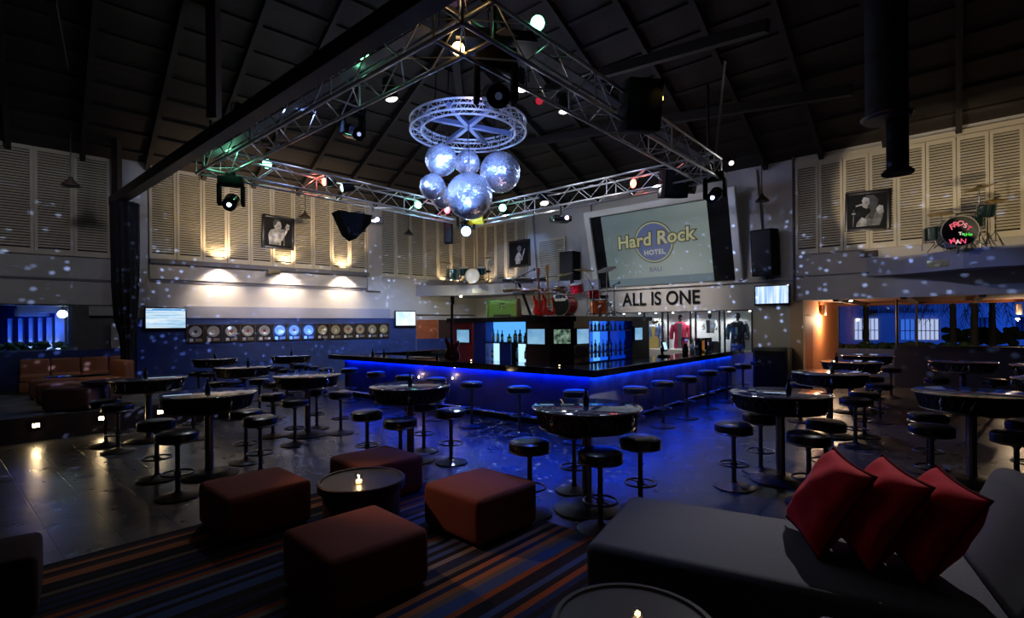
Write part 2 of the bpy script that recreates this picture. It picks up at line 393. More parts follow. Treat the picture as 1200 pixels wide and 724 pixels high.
# dark half-height partition with its post
pw = Vector((*on_z(1048, 404.4, 1.2), 0))
g = G(); g.box((4, .08, .6), (8, .16, 1.2)); struct(g, 'wall_partition', M('dark_partition', (.020,.018,.020), .6), pw, AR)
g = G(); g.cyl((.06,.08,1.2), (.06,.08,2.5), .035); struct(g, 'trim_30', black, pw, AR)
# ------------------------------------------------------------------ roof
SL = .42; D = 7.2
def roofz(dist, z0): return z0 + SL*dist
def rp(u, d, side):
    p = PL(u,0,d) if side == 'L' else PR(u,0,d)
    p.z = roofz(d, TOPL+.10 if side == 'L' else TOPR+.34); return p
ang = math.acos(abs(fr(AL).dot(fr(AR)))); half = (PI - (PI - (AL-AR)))/2
def hip(d):                     # on the bisector, d metres from both walls
    a = PI - (AL - AR)          # interior angle of the corner
    L_ = d/math.tan(a/2); return L_
def roof(side):
    ang_ = AL if side == 'L' else AR; z0 = TOPL+.10 if side == 'L' else TOPR+.34
    sg = -1 if side == 'L' else 1; U = 24
    h = hip(D); sl = math.atan(SL); L_ = D/math.cos(sl)
    g = G(); f0 = 0
    # local frame: x along the wall, y up the slope towards the room
    a = [(0,0,0), (sg*U,0,0), (sg*U,L_,0), (sg*h,L_,0)]
    lo = [g.bm.verts.new(p) for p in a]; hi = [g.bm.verts.new((p[0],p[1],.12)) for p in a]
    g.bm.faces.new(lo); g.bm.faces.new(list(reversed(hi)))
    for k in range(4): g.bm.faces.new((lo[k], lo[(k+1)%4], hi[(k+1)%4], hi[k]))
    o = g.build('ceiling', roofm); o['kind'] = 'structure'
    x = fr(ang_); n = Vector((math.sin(ang_), -math.cos(ang_), 0)); y = (n*math.cos(sl) + Vector((0,0,math.sin(sl)))); zz = x.cross(y)
    if zz.z < 0: zz = -zz
    m = Matrix((x, y, x.cross(y))).transposed().to_4x4()
    m.translation = CORNER + Vector((0,0,z0))
    o.matrix_world = m
    fl = -1 if x.cross(y).z < 0 else 1
    # rafters up the slope, purlins across
    k = 0; u = .7
    while u < U:
        L2 = min(L_, max(.3, u/h*L_)) if u < h else L_
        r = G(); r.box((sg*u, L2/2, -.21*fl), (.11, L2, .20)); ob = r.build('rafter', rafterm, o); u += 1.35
    y_ = .5
    while y_ < L_:
        s0 = y_/L_*h
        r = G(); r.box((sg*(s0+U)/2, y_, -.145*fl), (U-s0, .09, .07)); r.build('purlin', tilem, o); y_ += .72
    return o
roof('L'); roof('R')
hd = hip(D)
zc = TOPL+.10+SL*D
g = G(); c0 = PL(-hd,0,D); c1 = PL(-24,0,D); c2 = PR(24,0,D)
g.prism([(c0.x,c0.y),(c1.x,c1.y),(c1.x+10,c1.y-12),(c2.x,c2.y)], zc-.12, zc)
struct(g, 'ceiling', board_mat('cap_boards', (.30,.16,.17), .3, 0))
# hip beam and roof trusses' tie beams seen in the dark
def bar(name, p0, p1, w, h, mat, parent=None):
    p0 = Vector(p0); p1 = Vector(p1); d = p1-p0; g = G(); g.box((0,0,0), (w, h, d.length))
    g_o = g.build(name, mat, parent); q = d.to_track_quat('Z','Y') if abs(d.normalized().z) < .99 else Vector((0,0,1)).to_track_quat('Z','Y')
    g_o.matrix_world = Matrix.Translation((p0+p1)/2) @ q.to_matrix().to_4x4(); return g_o
def sbar(*a):
    o = bar(*a); o['kind'] = 'structure'; return o
sbar('beam_hip', CORNER+Vector((0,0,6.2)), c0+Vector((0,0,zc-.25)), .2, .3, rafterm)
# the great dark beam on the curtain post
bp = at_depth(137, 240, 13.0); bz = bp.z + .17
e0 = Vector((bp.x, bp.y, bz)) - fr(AR)*.35; e1 = Vector((bp.x, bp.y, bz)) + fr(AR)*16
g = G(); g.box((8, 0, -.05), (16.6, .22, .22)); struct(g, 'beam_main', beamw, (bp.x, bp.y, bz), AR)
sbar('beam_post', (bp.x, bp.y, bz), (bp.x, bp.y, 7.4), .16, .16, beamw)
sbar('beam_post', (at_depth(250,140,10.5)), (at_depth(250,-60,10.5)), .2, .2, beamw)
sbar('beam_tie', at_depth(-10,95,11), at_depth(330,150,18), .14, .2, beamw)
sbar('beam_tie', at_depth(640,105,13), at_depth(900,30,8.5), .14, .2, rafterm)
sbar('beam_tie', at_depth(600,170,16), at_depth(1000,105,10.5), .14, .22, rafterm)
sbar('beam_tie', at_depth(850,70,10), at_depth(838,190,13.5), .05, .05, black)
sbar('beam_tie', at_depth(60,0,8), at_depth(75,80,9), .12, .12, beamw)
# ------------------------------------------------------------------ platform at left
q0 = Vector((*on_z(0, 492.4, .41), 0)); dR = fr(AL)
qa = Vector((*on_z(0,492.4,.41),0)); qb = Vector((*on_z(110.5,481.4,.41),0)); pang = math.atan2(qb.y-qa.y, qb.x-qa.x)
pd = fr(pang); pe = at_depth(206, 460, 11.0)
endp = qa + pd*3.55
wl0 = PL(-18,0); wl1 = PL(-11.9,0)
g = G(); s0 = qa - pd*5
g.prism([(s0.x,s0.y),(endp.x,endp.y),(wl1.x,wl1.y),(wl0.x,wl0.y),(wl0.x-3,wl0.y-4)], 0, .41)
plat = struct(g, 'floor_platform', deck)
plat.data.materials.append(M('riser_dark', (.035,.022,.018), .6))
for p in plat.data.polygons:
    if abs(p.normal.z) < .5: p.material_index = 1
# ------------------------------------------------------------------ rug
ra = Vector((*on_z(18.6,673,0),0)); rb = Vector((*on_z(238,614.5,0),0)); rang = math.atan2(rb.y-ra.y, rb.x-ra.x)
rc = Vector((*on_z(637,611,0),0)); lx = fr(rang); ly = fr(rang - PI/2)
# rug frame: x up the left edge (d_R), y to the right
t_far = (rc-ra).dot(lx) ; 
g = G(); g.box(((t_far-4)/2, 0, .008), (t_far+4, 9, .016), bev=.004)
rug = g.build('striped_rug', carpet, None, ra + ly*4.5 - lx*0, rang)
for v in rug.data.vertices: pass
tag(rug, 'large dark rug with orange, blue and grey stripes under the sofa and cube ottomans', 'rug')
# ================================================================== shutters
def shutter(name, w, z0, z1, label, group, dark=False):
    t = thing(name, label, 'shutter', group=group)
    h = z1-z0; st = .062; g = G()
    g.box((st/2,0,h/2),(st,.035,h)); g.box((w-st/2,0,h/2),(st,.035,h)); g.box((w/2,0,.07),(w-2*st,.035,.14)); g.box((w/2,0,h-.05),(w-2*st,.035,.10))
    g.build('shutter_frame', shut, t)
    g = G(); n = int((h-.25)/.066)
    for k in range(n): g.box((w/2, .0, .17+(h-.28)*(k+.5)/n), (w-2*st+.01, .007, .050), rx=math.radians(-24))
    g.build('louvre_slats', shut, t)
    g = G(); g.box((w/2,.03,h/2),(w-.04,.006,h-.04)); g.build('backing', M('shutter_backing', (.02,.017,.015), .8), t)
    return t
def row(fn, ang, u0, n, w, z0, z1, d, label, group):
    s = shutter('louvred_shutter', w-.012, z0, z1, label, group); s.location = fn(u0, z0, d); s.rotation_euler.z = ang
    for k in range(1, n): dup(s, fn(u0+w*k, z0, d), ang)
row(PL, AL, -11.45, 10, .642, 3.80, TOPL, .06, 'cream louvred shutter in the warm-lit row above the gold records', 'lit shutters above the gold records')
row(PL, AL, -4.48, 7, .634, 3.68, TOPL-.1, .05, 'cream louvred shutter in the dim row between the pier and the room corner', 'shutters left of the room corner')
row(PL, AL, -18.9, 9, .735, 3.72, TOPL, .05, 'cream louvred shutter in the dark row above the garden window, left of the curtain', 'dark shutters left of the curtain')
row(PR, AR, .12, 5, .555, 3.62, TOPR, .05, 'cream louvred shutter just right of the room corner behind the small green drum kit', 'shutters right of the room corner')
row(PR, AR, 12.24, 13, .545, 3.68, TOPR, .13, 'cream louvred shutter in the long row on the right wall behind the painted drum kit', 'shutters on the right wall')
s = shutter('louvred_shutter', 1.25, 3.5, 5.1, 'wide louvred shutter lit blue right of the small tilted photo', None); s.location = PR(3.45, 3.5, .06); s.rotation_euler.z = AR
# ================================================================== framed photographs
def cornersize(fn_plane, pts, ang):
    q = [on_plane(p[0],p[1],CORNER,ang,.15) for p in pts]
    cu = sum(x for x,_ in q)/4; cz = sum(z for _,z in q)/4
    w = (math.dist(q[0],q[1])+math.dist(q[3],q[2]))/2; h = (math.dist(q[0],q[3])+math.dist(q[1],q[2]))/2
    t = math.atan2(q[1][1]+q[2][1]-q[0][1]-q[3][1], q[1][0]+q[2][0]-q[0][0]-q[3][0]); return cu, cz, w, h, t
def figure_photo(parent, w, h, kind):
    """a plain generic singer in greys, in low relief on the print"""
    gr = [M('photo_grey', (c,c,c*1.02), .6, noise=.55, nscale=7) for c in (.42,.17,.05)]
    g = G()
    def blob(pts, mi, d): g.mi = mi; g.prismx([(x*w, z*h) for x,z in pts], -d, -d+.003)
    if kind == 0:
        blob([(-.34,-.45),(.08,-.45),(.10,-.1),(.28,.12),(.34,.10),(.14,-.28),(.10,-.30),(.04,-.02),(-.02,.10),(-.10,.14),(-.30,.06),(-.38,-.10)], 0, .024)
        blob([(-.12,.08),(.04,.10),(.10,.22),(.06,.36),(-.04,.42),(-.16,.38),(-.18,.22)], 0, .027)
        blob([(-.20,.20),(-.10,.26),(-.06,.38),(.06,.38),(.0,.46),(-.14,.46),(-.22,.36)], 2, .030)
        blob([(.26,.10),(.38,.14),(.40,.30),(.30,.34),(.24,.24)], 0, .030)
        blob([(.19,-.45),(.215,-.45),(.22,.2),(.20,.2)], 1, .026)
        blob([(-.30,-.38),(.04,-.38),(.04,-.45),(-.30,-.45)], 1, .032)
    elif kind == 1:
        blob([(-.2,-.45),(.05,-.45),(.12,-.1),(.0,.1),(-.12,.02),(-.25,-.2)], 0, .024)
        blob([(-.05,.05),(.1,.1),(.12,.3),(-.02,.36),(-.12,.25)], 1, .027)
        blob([(.1,-.3),(.3,.2),(.34,.18),(.16,-.34)], 0, .03)
    else:
        blob([(-.12,-.45),(.32,-.45),(.40,-.2),(.38,.02),(.30,.10),(.18,.08),(.10,-.05),(-.02,-.15),(-.10,-.30)], 1, .024)
        blob([(-.28,-.45),(.0,-.45),(-.02,-.25),(-.14,-.18),(-.26,-.34)], 0, .027)
        blob([(-.12,.12),(-.02,.06),(.08,.14),(.10,.32),(.02,.42),(-.10,.40),(-.15,.30),(-.12,.24),(-.15,.2)], 0, .027)
        blob([(.0,.12),(.10,.0),(.02,-.2),(.14,-.28),(.24,.0),(.28,.30),(.16,.44),(-.02,.46),(-.08,.40),(.04,.36),(.06,.22)], 2, .030)
        blob([(.22,.02),(.30,.14),(.40,.10),(.42,-.1),(.30,-.12)], 0, .030)
        blob([(-.30,.14),(-.14,.17),(-.13,.20),(-.16,.21),(-.30,.18)], 0, .031)
        blob([(-.37,-.45),(-.35,-.45),(-.34,.06),(-.36,.06)], 1, .026)
        blob([(-.40,-.08),(-.30,-.08),(-.30,-.04),(-.40,-.04)], 0, .028)
    g.build('printed_figure', gr, parent)
for k, (pts, a, lab) in enumerate((
    (((309,251),(347,256.5),(342,293.5),(305.5,289)), AL, 'tilted black-framed photo of a singer raising a hand, on the left wall shutters'),
    (((594.5,284),(618.5,280.5),(624,310.5),(600,313.5)), AR, 'small tilted black-framed photo lit blue, beside the room corner'),
    (((988.5,227),(1043,221),(1045,267.5),(992,272.5)), AR, 'black-framed photo of a long-haired singer at a microphone, on the right wall'))):
    cu, cz, w, h, t = cornersize(None, pts, a)
    o = thing('framed_photograph', lab, 'picture', at_plane(CORNER, a, cu, cz, .16)); o.rotation_euler = (Matrix.Rotation(a,4,'Z') @ Matrix.Rotation(-t,4,'Y')).to_euler()
    g = G(); f = .075*w
    for s_ in (-1,1): g.box((s_*(w/2-f/2),0,0),(f,.06,h),bev=.006); g.box((0,0,s_*(h/2-f/2)),(w-2*f,.06,f),bev=.006)
    g.build('frame', M('photo_frame', (.012,.009,.008), .35), o)
    g = G(); g.box((0,-.005,0),(w-2*f,.02,h-2*f)); g.build('photograph_print', M('photo_black', (.005,.005,.006), .6, spec=.2), o)
    figure_photo(o, w-2*f, h-2*f, k)
for u, z, fn, a, lab, c in ((-8.27, 3.60, PL, AL, 'small brown name plate under the tilted singer photo on the left wall', (.16,.11,.04)), (13.85, 3.56, PR, AR, 'small dark name plate under the framed photo on the right wall', (.05,.03,.015)), (15.3, 3.24, PR, AR, 'small yellowish name plate on the ledge under the painted drum kit', (.42,.36,.14)), (-1.0, 3.26, PL, AL, '', (.6,.62,.66))):
    g = G(); g.box((0,0,0),(.36,.02,.15),bev=.004); d = .28 if u < -5 else (.12 if u == 13.85 else .74)
    if u == -1.0:
        p = at_depth(559, 340.5, 19.15); o = g.build('name_plate', M('plate',c,.5), None, p, math.radians(2)); lab = 'small pale notice plate on the corner ledge under the green drum kit'
    else:
        p = fn(u,z,d); aa = a
        if u == 15.3: p = at_depth(1099, 309, 10.62); aa = a - .1
        o = g.build('name_plate', M('plate',c,.5), None, p, aa)
    tag(o, lab, 'sign'); g2 = G(); g2.mi = 0
    for r_ in range(3): g2.box((0,-.0115,.04-.04*r_),(.26-.05*r_,.002,.008))
    g2.build('engraved_lines', M('engraving',(c[0]*.4,c[1]*.4,c[2]*.4),.5), o)
# ================================================================== televisions
def tv_screen_mat(kind):
    m = M('tv_picture', (.01,.01,.01), .3); nt = m.node_tree; b = bsdf(m); tc = nt.nodes.new('ShaderNodeTexCoord'); mp = nt.nodes.new('ShaderNodeMapping')
    nt.links.new(tc.outputs['Object'], mp.inputs[0]); n = nt.nodes.new('ShaderNodeTexNoise'); n.inputs['Detail'].default_value = 4
    mp.inputs['Scale'].default_value = {0:(1,1,14), 1:(3,1,1.5), 2:(9,1,.5), 3:(2.5,1,2.5)}[kind]; n.inputs['Scale'].default_value = 1.2
    nt.links.new(mp.outputs[0], n.inputs['Vector']); r = nt.nodes.new('ShaderNodeValToRGB'); nt.links.new(n.outputs[0], r.inputs[0])
    c = {0:((.25,.55,.85),(.78,.92,1)), 1:((.45,.75,1),(.95,1,1)), 2:((.10,.38,.9),(.85,.97,1)), 3:((.16,.42,.75),(.32,.62,.9))}[kind]
    r.color_ramp.elements[0].position=.35; r.color_ramp.elements[1].position=.6; r.color_ramp.elements[0].color=(*c[0],1); r.color_ramp.elements[1].color=(*c[1],1)
    nt.links.new(r.outputs[0], b.inputs['Emission Color']); b.inputs['Emission Strength'].default_value = {0:.95,1:1.1,2:1.05,3:.75}[kind]
    return m
def tv(pts, a, label, kind, d=.12, bez=.035):
    q = [on_plane(p[0],p[1],CORNER,a,d+.03) for p in pts]
    u0 = (q[0][0]+q[3][0])/2; u1 = (q[1][0]+q[2][0])/2; z0 = (q[2][1]+q[3][1])/2; z1 = (q[0][1]+q[1][1])/2; w = u1-u0; h = z1-z0
    t = thing('wall_television', label, 'television', at_plane(CORNER,a,(u0+u1)/2,(z0+z1)/2,d), a)
    g = G(); g.box((0,0,0),(w,.06,h),bev=.012); g.build('casing', blackg, t)
    g = G(); g.box((0,-.031,0.01),(w-2*bez,.004,h-2*bez-.02)); g.build('screen', tv_screen_mat(kind), t)
    if kind == 0:
        g = G(); g.box((0,-.034,h/2-bez-.035),(w-2*bez,.002,.05)); g.build('title_bar', E('title_blue',(.08,.35,.8),.9), t)
        g = G(); g.box((-w/2+.11,-.036,h/2-bez-.03),(.12,.002,.018)); g.box((w/2-.1,-.036,h/2-bez-.03),(.05,.002,.025)); g.build('title_marks', E('title_white',(.9,.95,1),1), t)
    g = G(); g.box((0,.05,0),(w*.3,.08,h*.4)); g.build('wall_bracket', black, t)
    return t
tv(((169,360),(219,360),(219,386.5),(169,386.5)), AL, 'wide wall television showing a pale blue page, at the left end of the gold records', 0)
tv(((463,364),(487.5,364),(487.5,383),(463,383)), AL, 'small bright white wall television at the right end of the gold records', 1)
tv(((884,334.5),(925.5,333),(925.5,356.5),(884,359)), AR, 'wall television showing blue and white bars, right of the ALL IS ONE lettering', 2)
# ================================================================== gold records
def disc_record(label, tint, mat_c, sleeve, group):
    t = thing('framed_gold_record', label, 'gold record', group=group); w, h = .44, .52
    g = G()
    for s_ in (-1,1): g.box((s_*(w/2-.012),0,0),(.024,.04,h)); g.box((0,0,s_*(h/2-.012)),(w-.048,.04,.024))
    g.build('frame', M('record_frame', tint, .4, metal=.5), t)
    g = G(); g.box((0,.008,0),(w-.048,.012,h-.048)); g.build('mount_board', M('record_mount', mat_c, .5), t)
    g = G(); g.lathe([(.004,0),(.16,0),(.16,.004),(.055,.006),(.05,.004),(.004,.004)], 32, (0,-.006,.055), Matrix.Rotation(PI/2,4,'X')); g.build('disc', M('record_disc', sleeve, .32, metal=.85), t)
    g = G(); g.lathe([(.003,0),(.05,0),(.05,.002),(.003,.002)], 20, (0,-.0125,.055), Matrix.Rotation(PI/2,4,'X')); g.build('disc_label', M('record_label', random.choice([(.3,.05,.04),(.5,.4,.2),(.05,.05,.06),(.4,.38,.3)]), .5), t)
    g = G(); g.box((-.10,-.004,-.185),(.09,.006,.09)); g.build('sleeve_print', M('sleeve', random.choice([(.5,.5,.52),(.4,.42,.5),(.6,.55,.5)]), .5), t)
    g = G(); g.box((.08,-.004,-.185),(.17,.006,.075)); g.build('plaque', M('record_plaque', (.35,.30,.24), .35, metal=.6), t)
    return t
xs = [229,250,271,290.5,310,328,344.7,361.7,378,393.3,408,422,436.3,449.7]
rd = ['leftmost framed gold record, with a red disc centre, beside the wide television']+['%s framed gold record counted from the wide television' % ordinal(i) for i in range(1,13)]+['rightmost framed gold record, nearest the small bright television']
for i, x in enumerate(xs):
    u, z = on_plane(x, 389.8 - (x-229)*.010, CORNER, AL, .10)
    r = disc_record(rd[i], (.07,.045,.015) if i % 3 else (.12,.08,.025), (.02,.012,.015), (.85,.80,.72) if i < 8 else (.88,.74,.42), 'gold records in a row on the navy wall')
    r.location = PL(u, 1.71, .09); r.rotation_euler.z = AL
# ================================================================== the bar
BC = Vector((1.37, 8.5, 0)); dL = -fr(AR); dQ = fr(AQ)          # bar corner (slab edge), along the left face, along the right face
BL, BR = 8.5, 8.0; ZC = 1.12
def bar_pt(a, b, z=0): p = BC + dL*a + dQ*b; p.z = z; return p   # a metres along the left side, b metres along the right side
def bpoly(pts): return [(p.x, p.y) for p in (bar_pt(*q) for q in pts)]
cw = .78
t = thing('bar_counter', 'long square island bar with glossy black top and glowing blue light under its edge', 'bar counter', (0,0,0))
g = G(); g.prism(bpoly([(0,0),(BL,0),(BL,5.2),(BL-cw,5.2),(BL-cw,cw),(cw,cw),(cw,BR),(0,BR)]), ZC-.125, ZC)
o = g.build('countertop', counter, t); md = o.modifiers.new('bevel','BEVEL'); md.width = .012; md.segments = 2
ins = .30
g = G(); g.prism(bpoly([(ins,ins),(BL-.35,ins),(BL-.35,ins+.14),(ins+.14,ins+.14)]), 0, ZC-.126); g.build('front_panel', bluelaq, t)
g = G(); g.prism(bpoly([(ins,ins+.003),(ins+.14,ins+.14),(ins+.14,BR-.15),(ins,BR-.15)]), 0, ZC-.126); g.build('front_panel', concrete, t, label='mottled concrete-like panel of the right side')
g = G(); g.prism(bpoly([(BL-.35,ins),(BL-.35,5.1),(BL-.5,5.1),(BL-.5,ins)]), 0, ZC-.126); g.build('front_panel', bluelaq, t)
g = G(); g.prism(bpoly([(ins-.03,ins-.03),(BL-.33,ins-.03),(BL-.33,ins),(ins,ins),(ins,BR-.15),(ins-.03,BR-.15)]), 0, .12); g.build('kickboard', blackm, t)
g = G(); g.prism(bpoly([(BL-.35,ins+.14),(BL-.5,ins+.14),(BL-cw+.05,cw),(cw-.05,cw-.02),(cw-.02,BR-.15),(ins+.14,BR-.15),(ins+.14,ins+.14)]), ZC-.34, ZC-.14); g.build('under_shelf', black, t)
led = E('blue_led', (.0,.045,1), 34)
g = G(); g.prism(bpoly([(ins-.055,ins-.055),(BL-.35,ins-.055),(BL-.35,ins-.03),(ins-.03,ins-.03)]), ZC-.15, ZC-.128); g.build('light_strip', led, t)
g = G(); g.prism(bpoly([(ins-.055,ins-.055),(ins-.03,ins-.03),(ins-.03,BR-.2),(ins-.055,BR-.2)]), ZC-.15, ZC-.128); g.build('light_strip', led, t)
# foot rail
g = G(); zr = .19
g.tube([bar_pt(BL-.5,-.0,zr), bar_pt(.06,0,zr), bar_pt(0,.06,zr), bar_pt(0,BR-.4,zr)], .022, 10); g.build('foot_rail', chrome, t)
for k in range(8):
    for s_ in (0,1):
        p = bar_pt(.45+k*1.08,0) if s_ == 0 else bar_pt(0,.45+k*1.02)
        q = bar_pt(.45+k*1.08,ins) if s_ == 0 else bar_pt(ins,.45+k*1.02)
        if (s_ == 0 and k > 7) or (s_ and k > 6): continue
        g = G(); g.tube([(p.x,p.y,0),(p.x,p.y,zr),(q.x,q.y,zr)], .014, 8); g.cyl((p.x,p.y,0.001),(p.x,p.y,.012),.04); g.build('rail_bracket', darkmetal, t)
# ------------------------------------------------------------------ cabinet block in the middle of the bar
A = Vector((.80, 11.0, 0)); B = Vector((1.335, 11.05, 0)); LW, RW, ZB = 3.15, 3.6, 2.06
chang = math.atan2(B.y-A.y, B.x-A.x); chl = (B-A).length
DP = .34
cab = thing('back_bar_cabinet', 'dark square cabinet block inside the bar with blue-lit bottle shelves and small screens', 'bar cabinet', (0,0,0))
A2 = A + dL*LW; B2 = B + dQ*RW
def nrm(a): return Vector((math.sin(a), -math.cos(a), 0))
iA = A - nrm(AR)*DP; iB = B - nrm(AQ)*DP; iA2 = A2 - nrm(AR)*DP; iB2 = B2 - nrm(AQ)*DP; far = A2 + dQ*(RW)
g = G(); g.prism([(p.x,p.y) for p in (iA, iB, iB2, far, iA2)], 0, ZB-.10); g.build('cabinet_core', blackm, cab)
ov = .06
def off(p, *ns):
    q = Vector(p)
    for n in ns: q = q + n*ov
    return (q.x, q.y)
nl, nr, nc = nrm(AR), nrm(AQ), nrm(chang)
g = G(); g.prism([off(A,nl,nc*.3), off(B,nr,nc*.3), off(B2,nr,dQ), off(far), off(A2,nl,dL)], ZB-.11, ZB); g.build('cornice', M('cornice_black', (.012,.010,.010), .35), cab)
g = G(); g.prism([(A+nl*.01).xy[:], (B+nr*.01).xy[:], (B2+nr*.01).xy[:], far.xy[:], (A2+nl*.01).xy[:]], 0, 1.0); g.build('plinth', blackm, cab)
wood = M('cabinet_brown', (.065,.035,.03), .35); redp = M('red_panel', (.42,.03,.04), .45); bluep = M('deep_blue_panel', (.01,.03,.35), .4)
glowc = E('shelf_glow_cyan', (.10,.42,1.0), 1.1); glowb = E('shelf_glow_blue', (.0,.05,.7), .55); gloww = E('shelf_glow_white', (.45,.78,1.0), 1.25); glowd = E('shelf_glow_deep', (.015,.14,.95), .9)
def face(ang, P0): 
    e = lambda px, py=400: on_plane(px, py, P0, ang)
    return e
FLr = face(AR, A); FRr = face(AQ, B); FCr = face(chang, A)
def panel(P0, ang, u0, u1, z0, z1, mat, name='panel', th=None, dd=0):
    th = DP if th is None else th
    g = G(); g.box(((u1-u0)/2, th/2, (z1-z0)/2), (u1-u0-.004, th, z1-z0)); o = g.build(name, mat, cab); o.location = at_plane(P0, ang, u0, z0, dd); o.rotation_euler.z = ang; return o
uL = lambda px: FLr(px, 400)[0]; uR = lambda px: FRr(px, 400)[0]
z0, z1 = 1.0, ZB-.11
panel(A, AR, -LW, uL(555), z0, z1, redp, 'red_panel')
panel(A, AR, uL(555), uL(569), z0, z1, bluep, 'blue_panel')
panel(A, AR, uL(616), 0, z0, z1, wood, 'brown_panel')
panel(A, chang, 0, chl, z0, z1, wood, 'brown_panel')
panel(B, AQ, 0, uR(691), z0, z1, wood, 'brown_panel')
panel(B, AQ, uR(741), RW, z0, z1, wood, 'brown_panel')
# niches
zs = FLr(592, 401.5)[1]
panel(A, AR, uL(569), uL(616), zs, z1, glowc, 'lit_back', .02, -.28)
panel(A, AR, uL(569), uL(584.5), z0, zs, gloww, 'lit_back', .02, -.28)
panel(A, AR, uL(598), uL(616), z0, zs, gloww, 'lit_back', .02, -.28)
panel(A, AR, uL(584.5), uL(598), z0, zs, bluep, 'blue_door', .02, -.02)
panel(A, AR, uL(569), uL(616), zs-.02, zs+.01, black, 'shelf_board', .30)
zr1 = FRr(708, 387.5)[1]; zr2 = FRr(708, 412)[1]
for a_, b_, m_ in ((691,699,gloww),(699,707,glowd),(707,715,glowc),(715,724,glowd)):
    panel(B, AQ, uR(a_), uR(b_), z0, z1, m_, 'lit_back', .02, -.28)
panel(B, AQ, uR(724), uR(741), z0, z1, glowb, 'lit_back', .02, -.20)
for zz in (zr1, zr2): panel(B, AQ, uR(691), uR(741), zz-.015, zz+.01, bluep, 'shelf_board', .28)
# screens set in the block
def screen(P0, ang, px0, px1, py0, py1, label, kind, pic=None):
    a = on_plane(px0, (py0+py1)/2, P0, ang); b = on_plane(px1, (py0+py1)/2, P0, ang); m0 = on_plane((px0+px1)/2, py0, P0, ang)[1]; m1 = on_plane((px0+px1)/2, py1, P0, ang)[1]
    u = (a[0]+b[0])/2; w = b[0]-a[0]; z = (m0+m1)/2; h = m0-m1
    t = thing('bar_screen', label, 'screen', at_plane(P0, ang, u, z, .03), ang)
    g = G(); g.box((0,0,0),(w+.05,.045,h+.05),bev=.008); g.build('casing', black, t)
    g = G(); g.box((0,-.024,0),(w,.004,h)); g.build('screen', pic if pic else tv_screen_mat(3), t); return t
screen(A, AR, 537.5, 551.5, 386.5, 401, 'pale blue screen in the red panel beside the bass guitar', 3)
screen(A, AR, 620, 640, 385.5, 403, 'pale blue screen left of the greenish screen, on the bar cabinet', 3)
gm = M('green_picture', (.01,.01,.01), .3, emis=(.1,.2,.15), es=1, noise=0); 
nt = gm.node_tree; tc = nt.nodes.new('ShaderNodeTexCoord'); nn = nt.nodes.new('ShaderNodeTexNoise'); nn.inputs['Scale'].default_value = 12; rr_ = nt.nodes.new('ShaderNodeValToRGB')
rr_.color_ramp.elements[0].color = (.01,.03,.02,1); rr_.color_ramp.elements[1].color = (.30,.45,.34,1); rr_.color_ramp.elements[0].position=.35; rr_.color_ramp.elements[1].position=.65
nt.links.new(tc.outputs['Object'], nn.inputs['Vector']); nt.links.new(nn.outputs[0], rr_.inputs[0]); nt.links.new(rr_.outputs[0], bsdf(gm).inputs['Emission Color']); bsdf(gm).inputs['Emission Strength'].default_value = .7
screen(A, chang, 648.5, 668, 386, 402.5, 'dim greenish screen on the cut corner of the bar cabinet', 3, gm)
screen(B, AQ, 674, 687.5, 385.5, 402.5, 'pale blue screen right of the greenish screen, beside the blue shelves', 3)
screen(B, AQ, 742, 750.5, 384, 398, 'narrow-looking pale blue screen at the far right end of the bar cabinet', 3)
# bottles
def bottle(name, h, r, mat, cap, parent=None):
    t = thing(name, '', 'bottle')
    g = G(); g.lathe([(r*.9,0),(r,.01),(r,h*.58),(r*.85,h*.66),(r*.36,h*.74),(r*.34,h*.93),(r*.42,h*.94),(r*.42,h*.96),(.001,h*.97)], 16); g.build('bottle_body', mat, t)
    g = G(); g.cyl((0,0,h*.94),(0,0,h),r*.42,seg=10); g.build('cap', cap, t)
    g = G(); g.lathe([(r*1.01,h*.16),(r*1.02,h*.17),(r*1.02,h*.46),(r*1.01,h*.47)], 16); g.build('label', M('bottle_label', (.5,.5,.42), .6), t)
    return t
bm_ = {'clear': M('bottle_clear', (.25,.45,.7), .08, coat=.5), 'aqua': M('bottle_aqua', (.10,.45,.60), .08, coat=.5), 'dark': M('bottle_dark', (.012,.02,.012), .08, coat=.5),
       'green': M('bottle_green', (.03,.12,.02), .08, coat=.5), 'olive': M('bottle_olive', (.14,.16,.03), .1), 'blue': M('bottle_blue', (.01,.05,.45), .08, coat=.5), 'amber': M('bottle_amber', (.25,.10,.01), .1)}
protos = {}
def put_bottle(kind, h, r, loc, label, group):
    key = (kind, h, r)
    if key not in protos:
        b = bottle('liquor_bottle', h, r, bm_[kind], black if kind != 'clear' else chrome); protos[key] = b; b.location = loc; b['label'] = label; b['group'] = group
    else: b = dup(protos[key], loc, 0, label, group)
    return b
zl = zs+.011
for k, (px, kind, h, r) in enumerate(((574.5,'clear',.30,.035),(579.5,'aqua',.28,.04),(584.5,'dark',.27,.035),(593,'green',.19,.055),(600,'olive',.28,.05),(605.5,'dark',.29,.045),(611.5,'green',.22,.04))):
    nm = ['clear','aqua','slim dark','squat green','tall olive','tall dark','short green'][k]
    u = uL(px); put_bottle(kind, h, r, at_plane(A, AR, u, zl, -.12), '%s bottle on the upper shelf of the left lit niche, %s from left' % (nm, ordinal(k)), 'bottles on the upper left niche shelf')
for k, (px, kind, h, r) in enumerate(((572,'green',.24,.03),(601,'clear',.25,.03),(611,'aqua',.26,.035))):
    put_bottle(kind, h, r, at_plane(A, AR, uL(px), z0+.105, -.15), ['green','clear','aqua'][k]+' bottle in the white-lit lower niche, '+['leftmost of three','in the middle','rightmost of three'][k], 'bottles in the lower left niche')
n = 0
